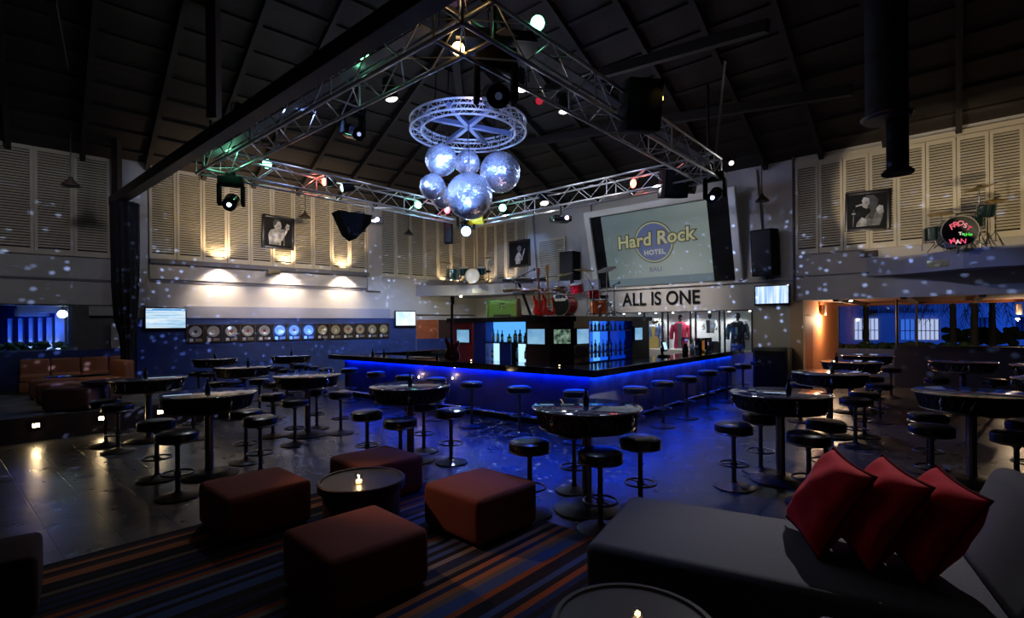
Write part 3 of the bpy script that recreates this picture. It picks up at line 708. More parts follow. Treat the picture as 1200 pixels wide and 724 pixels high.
for row_, zz, top in ((0, zr1+.011, 'top'), (1, zr2+.011, 'middle'), (2, z0+.105, 'bottom')):
    for k, px in enumerate((693.5,697.5,702,706.5,711,715.5,720,725.5,731,736.5)):
        kind = ['clear','blue','blue','clear','blue','dark','clear','aqua','blue','blue'][(k+3*row_)%10]; h = [.2,.26,.24,.28][(k+row_)%4]
        if row_ == 0: h *= .8
        put_bottle(kind, h, .035, at_plane(B, AQ, uR(px), zz, -.1), '%s bottle, %s from the left on the %s shelf of the right niche' % (kind, ordinal(k), top), 'bottles on the right blue shelves')
# ================================================================== display case in the stage wall
case = thing('display_case', 'long white-lit glass display case with black posts under the ALL IS ONE lettering', 'display case', PR(CU0, 1.04, 0), AR)
CW = CU1-CU0; CH = 1.21; casew = M('case_lining', (.74,.74,.72), .8)
g = G(); g.box((CW/2,.62,CH/2),(CW,.02,CH)); g.build('back_panel', casew, case)
g = G(); g.box((CW/2,.31,.01),(CW,.62,.02)); g.box((CW/2,.31,CH-.01),(CW,.62,.02)); g.box((.01,.31,CH/2),(.02,.62,CH-.04)); g.box((CW-.01,.31,CH/2),(.02,.62,CH-.04)); g.build('case_lining', casew, case)
cpos = [755,778.5,782.5,811,816,841,845,881]
for px in (755, 776, 782.5, 809, 815, 843, 849):
    u = on_plane(px, 390, CORNER, AR, .0)[0]-CU0
    g = G(); g.box((u, .03, CH/2),(.045,.06,CH)); g.build('case_post', black, case)
g = G(); g.box((CW/2,-.01,CH-.01),(CW,.05,.03)); g.box((CW-.01,-.01,CH/2),(.03,.05,CH)); g.build('case_frame', black, case)
g = G(); g.box((CW/2,.0,CH/2),(CW-.1,.006,CH-.05)); g.build('glass_pane', pane, case)
for k in range(8):
    u = .7+k*.58; g = G(); g.cyl((u,.22,CH-.05),(u,.22,CH-.02),.035); g.build('case_downlight', E('case_lamp',(1,.97,.9),6), case)
    if k % 2 == 0:
        p = PR(CU0+u, 1.04+CH-.07, -.22); spot(p, p+Vector((0,0,-1)), 36, (1,.97,.92), 150, .6, .05)
def garment(px, label, kind, d=-.30):
    u, _ = on_plane(px, 390, CORNER, AR, d)
    t = thing('mannequin', label, 'mannequin', PR(u, 1.06, d), AR + {'floral':.3,'red':.25,'white':-.2,'black':0}[kind])
    cm = {'floral': M('floral_cloth', (.16,.20,.34), .8, noise=.9, nscale=14), 'red': M('crimson_coat', (.48,.02,.06), .7, noise=.2), 'white': M('white_jacket', (.60,.60,.58), .7, noise=.3), 'black': M('black_leather', (.02,.02,.022), .3)}[kind]
    dm = M('mannequin_dark', (.03,.028,.03), .6)
    S = {'floral':.92,'red':1.0,'white':.78,'black':1.02}[kind]; zb = {'floral':.0,'red':.02,'white':.28,'black':.02}[kind]
    g = G(); g.sph((0,0,zb+.98*S),.075*S,(1,1,1.25)); g.cyl((0,0,zb+.80*S),(0,0,zb+.92*S),.045*S,.04*S); g.build('neck_and_head', dm, t)
    # jacket: a lofted torso with shoulders, hollow front opening shown by a dark shirt panel
    g = G(); prof = [(.15,.02),(.17,.06),(.155,.22),(.14,.40),(.16,.58),(.19,.72),(.17,.79),(.09,.83),(.05,.85)]
    if kind == 'white': prof = [(.145,.30)]+prof[3:]
    f0 = len(g.bm.faces); seg = 24; rings = []
    for r, z in prof: rings.append([g.bm.verts.new((r*1.25*S*math.cos(2*PI*k/seg), r*.72*S*math.sin(2*PI*k/seg), zb+z*S)) for k in range(seg)])
    for a, b in zip(rings, rings[1:]):
        for k in range(seg): g.bm.faces.new((a[k], a[(k+1)%seg], b[(k+1)%seg], b[k]))
    g._end(f0, True); g.build('jacket_body', cm, t)
    for s_ in (-1, 1):
        g = G(); end = .30 if kind != 'white' else .50
        g.tube([(s_*.20*S,0,zb+.76*S),(s_*.255*S,-.01,zb+.62*S),(s_*.275*S,-.02,zb+.45*S),(s_*.27*S,-.06,zb+end*S)], [.072*S,.068*S,.06*S,.055*S], 12); g.build('sleeve', cm, t)
        g = G(); g.sph((s_*.20*S,0,zb+.76*S),.075*S); g.build('shoulder', M('shoulder_trim',(.70,.68,.66),.5) if kind in ('red','black') else cm, t)
    g = G(); g.prismx([(x*S, zb+z*S) for x,z in ((-.05,.05 if kind!='white' else .3),(.05,.05 if kind!='white' else .3),(.045,.5),(.075,.80),(-.075,.80),(-.045,.5))], -.165*S, -.10*S); g.build('shirt_front', {'floral':M('yellow_skirt_cloth',(.62,.42,.10),.7),'red':M('grey_waistcoat',(.12,.11,.12),.8),'white':dm,'black':M('black_shirt',(.01,.01,.011),.7)}[kind], t)
    if kind == 'floral':
        g = G(); g.lathe([(.14,.0),(.175,.05),(.155,.30),(.14,.38)], 20, (0,0,0)); g.build('skirt', M('yellow_cloth', (.62,.42,.10), .7), t)
        g = G(); rnd = random.Random(3)
        for k in range(16): g.sph((rnd.uniform(-.22,.22), rnd.uniform(-.05,.05), .82+rnd.uniform(-.06,.14)), rnd.uniform(.03,.055), (1,.6,1), 8, 6)
        g.build('feather_collar', M('feathers', (.30,.28,.20), .9, noise=.8, nscale=9), t)
    if kind == 'black':
        g = G(); g.lathe([(.17,.0),(.19,.03),(.185,.16),(.17,.2)], 20, (0,0,.0)); g.build('hem', M('blue_hem', (.02,.04,.35), .5), t)
    if kind == 'white':
        g = G(); g.box((0,0,.13),(.40,.30,.26),bev=.01); g.build('pedestal', blackm, t)
    if kind == 'red':
        for s_ in (-1,1):
            g = G(); g.tube([(s_*.10,-.12,.35),(s_*.12,-.10,.15),(s_*.13,-.10,.02)], .06, 10); g.build('coat_tail', cm, t)
    return t
garment(766.5, 'mannequin in a multicoloured floral top and yellow skirt, leftmost in the display case', 'floral')
garment(797.5, 'mannequin in a crimson coat in the display case', 'red')
garment(832, 'mannequin torso in a short white and black jacket in the display case', 'white')
garment(864.5, 'mannequin in a black leather jacket, rightmost in the display case', 'black')
# lettering above the case
o = lettering('wall_lettering', 'ALL IS ONE', .60, blackm, None, PR(8.30, 2.64, .02), (0,0,AR), extrude=.003, offset=.012, space=1.02)
o.scale = (.97,1,1); wdt = max(v.co.x for v in o.data.vertices)-min(v.co.x for v in o.data.vertices); o.scale.x = 2.62/wdt
hh = max(v.co.z for v in o.data.vertices)-min(v.co.z for v in o.data.vertices); o.scale.z = .44/hh; o.location = PR(8.30, 2.66, .03)
tag(o, 'black capital lettering reading ALL IS ONE on the wall over the display case', 'sign')
# ================================================================== projection screen, leaning forward
SW, SH = 4.92, 2.62; lean = math.atan2(.67, 2.6)
sc = thing('projection_screen', 'large forward-leaning projection screen in a white frame showing a hotel logo', 'projection screen', PR(8.42, 3.12, .08))
sc.rotation_euler = (Matrix.Rotation(AR,4,'Z') @ Matrix.Rotation(lean,4,'X')).to_euler()
g = G(); fw = .20
for s_ in (-1,1): g.box((s_*(SW/2-fw/2),0,SH/2),(fw,.16,SH),bev=.01)
g.box((0,0,SH-fw/2),(SW-2*fw,.16,fw),bev=.01); g.build('screen_frame', whitep, sc)
for s_, w_ in ((-1,.40),(1,.62)):
    g = G(); x_ = s_*(SW/2-fw-w_/2) ; g.box((x_,.03,(SH-fw)/2),(w_,.04,SH-fw)); g.build('side_mask', blackm, sc)
sx0, sx1 = -SW/2+fw+.40, SW/2-fw-.62; sw_ = sx1-sx0; cx = (sx0+sx1)/2; sh_ = SH-fw-.06
scm = E('projected_grey_green', (.25,.31,.29), .36); nt = scm.node_tree; tc = nt.nodes.new('ShaderNodeTexCoord'); sp = nt.nodes.new('ShaderNodeSeparateXYZ'); nt.links.new(tc.outputs['Generated'], sp.inputs[0])
ad = nt.nodes.new('ShaderNodeMath'); ad.operation='ADD'; nt.links.new(sp.outputs[0], ad.inputs[0])
mz = nt.nodes.new('ShaderNodeMath'); mz.operation='MULTIPLY'; mz.inputs[1].default_value=-.7; nt.links.new(sp.outputs[2], mz.inputs[0]); nt.links.new(mz.outputs[0], ad.inputs[1])
rr_ = nt.nodes.new('ShaderNodeValToRGB'); rr_.color_ramp.elements[0].position=.0; rr_.color_ramp.elements[0].color=(.10,.16,.16,1); rr_.color_ramp.elements[1].position=.8; rr_.color_ramp.elements[1].color=(.36,.44,.40,1)
mr = nt.nodes.new('ShaderNodeMapRange'); mr.inputs[1].default_value=-.7; mr.inputs[2].default_value=1; nt.links.new(ad.outputs[0], mr.inputs[0]); nt.links.new(mr.outputs[0], rr_.inputs[0]); nt.links.new(rr_.outputs[0], bsdf(scm).inputs['Emission Color'])
bsdf(scm).inputs['Base Color'].default_value = (.10,.11,.11,1)
g = G(); g.box((cx,.0,sh_/2+.02),(sw_,.01,sh_)); g.build('screen_cloth', scm, sc)
g = G(); g.box((cx,-.008,.14),(sw_,.004,.24)); g.build('lower_band', E('projected_band', (.20,.28,.33), .42), sc)
# projected logo: a disc with ring and the words
k_ = sw_
lc = (cx+.0*k_, 1.36)
def disc(r, y, mat, name):
    g = G(); g.lathe([(.001,0),(r,0),(r,.003),(.001,.003)], 48, (lc[0], y, lc[1]), Matrix.Rotation(PI/2,4,'X')); return g.build(name, mat, sc)
disc(.66, -.012, E('logo_brown', (.05,.055,.03), .6), 'logo_ring')
disc(.63, -.016, E('logo_tan', (.30,.31,.19), .7), 'logo_ring')
disc(.585, -.020, E('logo_blue', (.075,.095,.20), .75), 'logo_disc')
for nm, sz, mt, y, of in (('logo_words',.57,E('logo_outline',(.045,.045,.02),.7),-.026,.045),('logo_words',.57,E('logo_letters',(.36,.35,.19),.72),-.032,.012)):
    lettering(nm, 'Hard Rock', sz, mt, sc, (lc[0]+.02, y, lc[1]+.10), (0,-.02,0), extrude=.002, offset=of, shear=.12, space=1.02)
lettering('logo_words', 'HOTEL', .21, E('logo_white', (.36,.37,.33), .75), sc, (lc[0], -.030, lc[1]-.32), (0,0,0), extrude=.002, offset=.006, space=1.1)
lettering('logo_words', 'BALI', .20, E('logo_grey', (.12,.14,.20), .75), sc, (lc[0]-.03, -.016, lc[1]-.86), (0,0,0), extrude=.002, offset=.006, space=1.1)
thin = pane_glass(); thin.name = 'thin_glass'
# ================================================================== stools and tables
def make_stool(h, bar):
    t = thing('bar_stool' if bar else 'pub_stool', '', 'stool')
    r = .205
    g = G(); g.lathe([(r-.02,h-.125),(r-.005,h-.115),(r,h-.10),(r+.004,h-.05),(r-.002,h-.022),(r-.03,h-.006),(r-.08,h),(.001,h+.004)], 36); g.build('seat_cushion', vinyl, t)
    g = G(); g.lathe([(r+.001,h-.118),(r+.006,h-.114),(r+.006,h-.104),(r+.001,h-.10)], 36); g.build('seat_trim', darkmetal, t)
    g = G(); g.lathe([(.02,.03),(.026,.04),(.024,h-.18),(.05,h-.14),(.11,h-.125)], 16); g.build('pole', darkmetal, t)
    zf = .27 if not bar else .34
    g = G(); g.torus((0,0,zf), .155, .011, 32, 8)
    g.tube([(-.155,0,zf),(.155,0,zf)], .008, 6); g.lathe([(.03,zf-.03),(.035,zf-.025),(.035,zf+.025),(.03,zf+.03)], 14); g.build('foot_ring', darkmetal, t)
    g = G(); g.lathe([(.215,0),(.222,.006),(.218,.016),(.17,.03),(.10,.045),(.04,.06),(.027,.08)], 36); g.build('base', basem, t)
    return t
st_lo = make_stool(.745, False); st_hi = make_stool(.84, True); used = {}
def stool(px, py, label, group, hi=False, base=False, gid=None):
    src = st_hi if hi else st_lo; z = .84 if hi else .745
    x, y = on_z(px, py, 0 if base else z)
    rz = random.uniform(0, 6)
    if src.name not in used: used[src.name] = 1; o = src; o.location = (x, y, 0); o.rotation_euler.z = rz; o['label'] = label; o['group'] = group
    else: o = dup(src, (x, y, 0), rz, label, group)
    return o
tb = M('table_top_gloss', (.45,.45,.50), .07, metal=.88)
drumm = M('table_drum_dark', (.016,.013,.010), .35)
def make_table():
    t = thing('pub_table', '', 'table'); h = 1.055; R = .55
    g = G(); g.lathe([(R-.02,h-.018),(R,h-.012),(R,h-.004),(R-.01,h),(.001,h)], 56); g.build('tabletop', tb, t)
    g = G(); g.lathe([(.001,h-.22),(R-.10,h-.22),(R-.075,h-.20),(R-.035,h-.03),(R-.03,h-.018)], 56); g.build('drum_body', drumm, t)
    g = G(); g.torus((0,0,h-.012), R+.002, .009, 56, 6); g.torus((0,0,h-.205), R-.07, .010, 56, 6); g.build('hoop', darkmetal, t)
    g = G(); pts = []; n = 18
    for k in range(n*6):
        a = 2*PI*k/(n*6); s_ = .5+.5*math.cos(a*n); rr = R-.028-.042*(1-s_); pts.append((rr*math.cos(a), rr*math.sin(a), h-.19+.155*s_))
    g.tube(pts, .0065, 5, True)
    pts = [(p[0]*math.cos(PI/n)-p[1]*math.sin(PI/n), p[0]*math.sin(PI/n)+p[1]*math.cos(PI/n), p[2]) for p in pts]; g.tube(pts, .0065, 5, True)
    g.build('drum_lacing', M('lacing_bronze', (.16,.12,.08), .35, metal=.8), t)
    for k in range(4):
        a = PI/4+PI/2*k; g = G(); g.sph(((R-.01)*math.cos(a),(R-.01)*math.sin(a),h-.10),.03,(.7,.7,1.6),10,8); g.cyl(((R-.01)*math.cos(a),(R-.01)*math.sin(a),h-.17),((R-.01)*math.cos(a),(R-.01)*math.sin(a),h-.03),.007,seg=8); g.build('lug', chrome, t)
    g = G(); g.lathe([(.06,.06),(.05,.10),(.05,h-.30),(.11,h-.24),(.16,h-.221)], 24); g.build('pole', darkmetal, t)
    g = G(); g.lathe([(.34,0),(.345,.012),(.33,.022),(.26,.03),(.24,.045),(.16,.055),(.06,.075)], 48); g.build('base', basem, t)
    return t
tab = make_table(); tu = {}
tables = {}
def table(key, px, py, label, group='round drum-shaped pub tables', base=False):
    x, y = on_z(px, py, 0 if base else 1.055)
    if not tu: tu[1] = 1; o = tab; o.location = (x,y,0); o['label'] = label; o['group'] = group
    else: o = dup(tab, (x,y,0), random.uniform(0,6), label, group)
    tables[key] = Vector((x, y, 1.056)); return o
TL = [
 ('center', 687, 475.5, 'large round pub table at front centre, its top reflecting the red stage gear'),
 ('leftf', 244.5, 460, 'round pub table at left front with a bright blue-white reflection on its top'),
 ('leftp', 174, 442.3, 'round pub table at far left, standing beside the raised lounge platform'),
 ('farl', 252, 419.7, 'small far round pub table against the navy wall under the left gold records'),
 ('leftm', 285.3, 429.2, 'round pub table in the left middle, behind the one with the blue-white reflection'),
 ('farm', 341.5, 416.2, 'farthest round pub table at the navy wall, left of the end of the bar'),
 ('mid', 360, 438.7, 'round pub table crowded with reflections left of the bar, ringed by black stools'),
 ('barl', 480.5, 451.1, 'round pub table in front of the left side of the bar'),
 ('rightf', 914, 459.5, 'round pub table right of centre with a small lit bottle on it'),
 ('r2', 972, 436, 'round pub table behind the one with the lit bottle, with a pale reflection'),
 ('r3', 997, 423.6, 'round pub table further back, its edge lit orange, by the orange wall'),
 ('r4', 1016, 416, 'farthest dark round pub table by the blue window'),
 ('rn', 1138, 459, 'round pub table at right front with a long white reflection on its top'),
 ('rd', 1128, 423, 'round pub table in front of the dark half-height partition'),
 ('rx', 1232, 428, 'round pub table cut by the right edge of the view, near the partition'),
 ('ry', 1248, 444, 'round pub table cut by the right edge, its top catching orange light')]
for k, x, y, l in TL: table(k, x, y, l)
# table-top items
def holder(loc, label, kind):
    if kind == 'bottle':
        t = thing('sauce_bottle', label, 'bottle', loc, 0, 'little bottles standing on the pub tables')
        g = G(); g.lathe([(.028,0),(.032,.01),(.032,.08),(.012,.12),(.011,.16),(.001,.161)], 14); g.build('bottle_body', bm_['dark'], t)
        g = G(); g.cyl((0,0,.155),(0,0,.18),.014,seg=10); g.build('cap', black, t)
    elif kind == 'candle':
        t = thing('glass_tumbler', label, 'glass', loc, 0)
        g = G(); g.lathe([(.03,0),(.034,.004),(.038,.09),(.034,.09),(.03,.012),(.001,.01)], 18); g.build('glass_body', thin, t)
    return t
pr = holder(tables['center']+Vector((0,.02,0)), 'small dark bottle standing on the large front centre table', 'bottle')
for k, d in (('leftf',(0,-.02)),('leftp',(-.05,0)),('farl',(0,0)),('farm',(0,0)),('barl',(.0,0)),('rightf',(.05,-.1)),('r2',(.05,0)),('r3',(-.3,0)),('leftm',(.1,0))):
    lab = dict((a[0], a[3]) for a in TL)[k]
    dup(pr, tables[k]+Vector((d[0],d[1],0)), 0, 'small dark bottle on the '+{'leftf':'left front pub table','leftp':'pub table beside the platform','farl':'far pub table under the gold records','farm':'farthest pub table at the navy wall','barl':'pub table before the left side of the bar','rightf':'right-of-centre pub table, catching light','r2':'pub table with the pale reflection','r3':'orange-edged pub table','leftm':'left middle pub table'}[k])
for k, (dx, dy) in enumerate(((-.35,.1),(-.2,.2),(-.05,.28),(.12,.3),(.27,.22),(.38,.08))):
    g_ = holder(tables['mid']+Vector((dx,dy,0)), 'clear tumbler on the stool-ringed table by the bar, %s from the left' % ordinal(k), 'candle') if k == 0 else dup(g_, tables['mid']+Vector((dx,dy,0)), 0, 'clear tumbler on the stool-ringed table by the bar, %s from the left' % ordinal(k))
    g_['group'] = 'tumblers on the table left of the bar'
for k, dx in enumerate((-.42,-.28,-.14,0,.14,.28,.42)):
    dup(g_, tables['leftm']+Vector((dx*.9, .34-abs(dx)*.3, 0)), 0, 'glass shape standing in for a reflection on the left middle table, %s from the left' % ordinal(k), 'reflection stand-ins on the left middle table')  # glasses put in place of a reflection along the back rim
g = G(); g.cyl((0,0,0),(0,0,.012),.06); o = g.build('ashtray', chrome, None, tables['rightf']+Vector((-.28,.12,0))); tag(o, 'small round ashtray on the right-of-centre pub table', 'ashtray')
SG = 'black pub stools around the round tables'
S = [
 (123.7,468,'pub stool left of the platform-side table, farther of two'), (138,472.3,'pub stool at far left, nearer of the two before the platform step'),
 (183.5,491.7,'pub stool left of the left front table, the farther of the front pair'), (207.8,504.4,'nearest pub stool at left, its seat tinted blue'),
 (304.8,487.3,'pub stool right of the left front table with a greenish sheen'), (288,479.5,'pub stool just behind the greenish one at the left front table'),
 (304,443.7,'pub stool right of the left middle table'), (232.5,435.3,'pub stool at the left of the left middle table'), (246,436,'pub stool left of the left middle table, right one of the pair'),
 (254,447.5,'pub stool behind the left front table, left one of the pair'), (271.7,448.7,'pub stool behind the left front table, right one of the pair'),
 (319.2,460.8,'pub stool left of the stool-ringed table, nearest on that side'), (321,447.5,'pub stool behind and left of the stool-ringed table'), (345.3,466.7,'pub stool in front of the stool-ringed table'),
 (370.8,455,'pub stool under the right edge of the stool-ringed table'), (399,458.3,'pub stool right of the stool-ringed table'),
 (324,430,'far pub stool left of the farthest table'), (335.8,431.7,'far pub stool in front of the farthest table'), (350.8,427.5,'far pub stool right behind the farthest table'), (365,428.7,'far pub stool right of the farthest table'), (381.3,430.8,'far pub stool nearest the end of the bar'),
 (430,480.6,'pub stool left of the table before the bar'), (469,489,'pub stool in front of the table before the bar'), (528.2,478.7,'pub stool right of the table before the bar, its seat shining'),
 (620.4,515,'pub stool left of the large front centre table'), (703,526,'nearest pub stool in front of the large front centre table'), (750,511,'pub stool right of the large front centre table'),
 (859.5,495,'pub stool left of the table with the lit bottle'), (891,484,'pub stool behind the table with the lit bottle'), (947.5,506.3,'pub stool in front of the table with the lit bottle'), (967.6,492,'pub stool right of the table with the lit bottle'),
 (1002,465.5,'blue-lit pub stool in the pair at the aisle, nearer one'), (1012.8,458.5,'blue-lit pub stool in the pair at the aisle, farther one'), (1030.6,448.3,'blue-lit pub stool behind the aisle pair'), (1044,430.5,'far blue-lit pub stool by the partition end'), (1022,441,'far blue-lit pub stool beside the orange-edged table'),
 (1087.6,483.6,'pub stool left of the right front table, farther of the pair'), (1091.5,497.4,'pub stool left of the right front table, nearer of the pair'),
 (1098,442,'pub stool left of the table by the partition'), (1164.4,443.5,'pub stool right of the table by the partition'),
 (1191,505.6,'pub stool right of the right front table, nearer of two'), (1206,493,'pub stool at the right edge, farther of two'), (1060,560,None)]
for s_ in S:
    if s_[2]: stool(s_[0], s_[1], 'black round '+s_[2], SG)
for px, py, l in ((226.7,514.6,'pub stool standing behind the left front table'), (496.8,529,'pub stool behind the table before the bar'), (673,574.6,'pub stool behind the large front centre table'), (938,494,'pub stool left of the table with the pale reflection')):
    stool(px, py, 'black round '+l, SG, base=True)
for k, (px, py) in enumerate(((409.8,431.2),(440.7,435.3),(474.7,439.2),(510.6,442.3),(552.5,446.8),(608.4,452.3),(674.5,456.7))):
    stool(px, py, 'blue-lit black bar stool along the left side of the bar, %s' % ['farthest','second farthest','third farthest','the middle one of seven','third from the corner','second from the corner','nearest the corner'][k], 'bar stools along the left side of the bar', hi=True)
for k, (px, py) in enumerate(((744.3,452.8),(776.6,446),(804.6,440.5),(829,433.8),(851.5,429.5),(870.5,426.4),(889,422.6))):
    stool(px, py, 'blue-lit black bar stool along the right side of the bar, %s' % ['nearest the corner','second from the corner','third from the corner','the middle one of seven','third farthest','second farthest','farthest, by the black cabinet'][k], 'bar stools along the right side of the bar', hi=True)
# ================================================================== cube ottomans
def ottoman(name, cx, cy, rz, mat, label, w=.77, h=.43, d=None, z=0, group=None):
    d = d or w
    t = thing(name, label, 'ottoman', (cx,cy,z), rz, group)
    g = G(); g.box((0,0,.03+(h-.03)/2),(w,d,h-.03),bev=.055,seg=4)
    for v in g.bm.verts:
        if v.co.z > h*.8: v.co.z += .018*(1-(2*v.co.x/w)**2)*(1-(2*v.co.y/d)**2)
    o = g.build('upholstery', mat, t); sb = o.modifiers.new('s','SUBSURF'); sb.levels = 1; sb.render_levels = 1; 
    g = G(); s0 = w/2-.06; s1 = d/2-.06
    for a in (-1,1):
        for b in (-1,1):
            g2 = G(); g2.cyl((a*s0,b*s1,0),(a*s0,b*s1,.06),.022,seg=10); g2.build('foot', black, t)
    g.bm.free(); return t
OG = 'terracotta cube ottomans around the low round table'
ottoman('cube_ottoman', -2.47, 4.9, math.radians(47), terracotta, 'terracotta cube ottoman left of the low round candle table', group=OG)
ottoman('cube_ottoman', -1.15, 3.72, math.radians(45), terracotta, 'nearest terracotta cube ottoman, in front of the low candle table', group=OG)
ottoman('cube_ottoman', -.31, 4.80, math.radians(47), terracotta, 'terracotta cube ottoman right of the low candle table, one side lit orange', group=OG)
ottoman('cube_ottoman', -1.55, 5.8, math.radians(46), terracotta, 'terracotta cube ottoman behind the low candle table', group=OG)
ottoman('cube_ottoman', -3.50, 3.35, math.radians(40), M('dark_brown_fabric',(.05,.02,.015),.95), 'dark brown rounded ottoman cut by the lower left edge of the view', w=.6)
o = ottoman('cube_ottoman', 1.62, 2.22, math.radians(-31), greyf, 'dark grey ottoman corner at the bottom edge in front of the sofa', w=.55, h=.44)
# low tables
def low_table(x, y, label):
    t = thing('low_round_table', label, 'table', (x,y,0), 0); h = .45; R = .40
    g = G(); g.lathe([(R-.055,.0),(R-.05,.02),(R-.045,h-.09),(R-.03,h-.08),(.001,h-.08)], 56); g.build('drum_base', M('low_table_side',(.03,.012,.014),.6), t)
    g = G(); g.lathe([(R-.045,h-.085),(R,h-.08),(R+.004,h-.01),(R-.006,h),(R-.03,h),(R-.038,h-.012)], 56); g.build('raised_rim', M('low_table_rim',(.014,.010,.009),.4,spec=.3), t)
    g = G(); g.lathe([(.001,h-.03),(R-.036,h-.03),(R-.036,h-.022),(.001,h-.022)], 56); g.build('tabletop', M('low_table_top',(.022,.011,.010),.2,spec=.3), t)
    return t
lt1 = on_z(424, 560, .45); lt2 = (.6*0+.575, 2.47)
low_table(lt1[0], lt1[1], 'low round table with a raised rim and a lit candle, between the cube ottomans')
low_table(lt2[0], lt2[1], 'low round table at the bottom edge with a candle glass, in front of the sofa')
def candle(x, y, z, label, s=1.0, p=1.2):
    t = thing('candle_glass', label, 'candle', (x,y,z)); 
    g = G(); g.lathe([(.030*s,0),(.036*s,.003),(.039*s,.105*s),(.0365*s,.105*s),(.034*s,.010),(.001,.008)], 28); g.build('glass_cup', thin, t)
    g = G(); g.lathe([(.027*s,.011),(.027*s,.035*s),(.001,.033*s)], 20); g.build('wax', M('candle_wax',(.8,.6,.4),.5,emis=(1,.55,.2),es=3.0), t)  # wax emission stands in for flame light passing through it
    g = G(); g.lathe([(.001,.036*s),(.006*s,.044*s),(.0045*s,.056*s),(.001,.068*s)], 10); g.build('flame', E('flame',(1,.72,.35),28), t)
    point((x,y,z+.055*s), p, (1,.55,.22), .015)
    return t
c1 = on_z(420.5, 567, .428); candle(c1[0], c1[1], .429, 'lit candle in a clear glass on the low table between the ottomans', 1.0, 1.6)
c2 = on_z(747.5, 738, .428); candle(c2[0], c2[1], .429, 'lit candle in a clear glass at the bottom edge of the view', .85, .5)
# ================================================================== grey chaise sofa and red cushions
sofa = thing('chaise_sofa', 'dark grey fabric chaise sofa in the right foreground with red cushions on it', 'sofa')
sa = math.radians(-28.5); sx = fr(sa); sy = fr(sa+PI/2)
C0 = Vector((.47, 3.43, 0))                 # near left corner of the seat
g = G(); g.box((1.55,.56,.235),(3.1,1.12,.39),bev=.07,seg=4)
for v in g.bm.verts:
    if v.co.z > .4: v.co.z += .012*math.sin(v.co.x*2)
o = g.build('seat_block', greyf, sofa, C0, sa)
for q in ((.1,.1),(.1,1.0),(2.9,.1),(2.9,1.0)):
    g = G(); g.cyl((q[0],q[1],0),(q[0],q[1],.06),.025,seg=10); g.build('foot', black, sofa, C0, sa)
# backrest across the right end, leaning away
g = G(); g.box((0,0,0),(.24,1.18,.62),bev=.085,seg=4)
o = g.build('backrest', greyf, sofa); o.location = C0 + sx*2.36 + sy*.55 + Vector((0,0,.665)); o.rotation_euler = (Matrix.Rotation(sa,4,'Z') @ Matrix.Rotation(math.radians(22),4,'Y')).to_euler()
g = G(); g.box((0,0,0),(.24,1.20,.02),bev=.009)
def cushion(A, e1, e2, w, label):
    """a corner-pinched square cushion: e1 along its lower edge, e2 up its height"""
    e1 = Vector(e1).normalized(); e2 = Vector(e2); e2 = (e2 - e1*e2.dot(e1)).normalized(); n = e2.cross(e1)
    t = thing('red_cushion', label, 'cushion', A, 0, 'red cushions leaning on the chaise sofa')
    m = Matrix((e1, n, e2)).transposed(); t.rotation_euler = m.to_euler()
    g = G(); N = 16; rows = {}
    rnd = random.Random(len(label))
    f0 = 0
    for sd in (-1, 1):
        for i in range(N+1):
            for j in range(N+1):
                if sd == 1 and (i in (0,N) or j in (0,N)): rows[(1,i,j)] = rows[(-1,i,j)]; continue
                a = i/N*2-1; b = j/N*2-1
                th = .125*(max(0,(1-a*a))**.40)*(max(0,(1-b*b))**.40)
                th *= 1+.10*math.sin(a*5+b*3+sd)+.06*math.sin(b*9-a*4)
                pin = 1-.07*(1-b*b)*abs(a)-0; pin2 = 1-.07*(1-a*a)*abs(b)
                rows[(sd,i,j)] = g.bm.verts.new((w/2+a*w/2*pin, sd*th, w/2+b*w/2*pin2))
    for sd in (-1,1):
        for i in range(N):
            for j in range(N):
                q = [rows[(sd,i,j)], rows[(sd,i+1,j)], rows[(sd,i+1,j+1)], rows[(sd,i,j+1)]]
                if len(set(q)) > 2:
                    try: g.bm.faces.new(q)
                    except ValueError: pass
    g._end(0, True)
    o = g.build('cushion_cover', redv, t); sb = o.modifiers.new('s','SUBSURF'); sb.levels = 1; sb.render_levels = 1
    g = G(); pts = []
    for i in range(N): pts.append((i,0))
    for j in range(N): pts.append((N,j))
    for i in range(N,0,-1): pts.append((i,N))
    for j in range(N,0,-1): pts.append((0,j))
    P = []
    for i,j in pts:
        a = i/N*2-1; b = j/N*2-1; P.append((w/2+a*w/2*(.982-.07*(1-b*b)*abs(a)), 0, w/2+b*w/2*(.982-.07*(1-a*a)*abs(b))))
    g.tube(P, .009, 6, True); g.build('piping', M('dark_red_piping',(.10,.004,.006),.9,spec=.05), t)
    return t
cushion((1.86,3.13,.44), (.20,.97,.05), (.52,.05,.86), .62, 'red velvet cushion, frontmost of the three leaning on the sofa')
cushion((2.04,2.93,.44), (.24,.96,.05), (.50,.0,.86), .62, 'red velvet cushion in the middle of the three on the sofa')
cushion((2.22,2.78,.44), (.30,.94,.05), (.50,-.05,.86), .60, 'red velvet cushion nearest the sofa backrest')
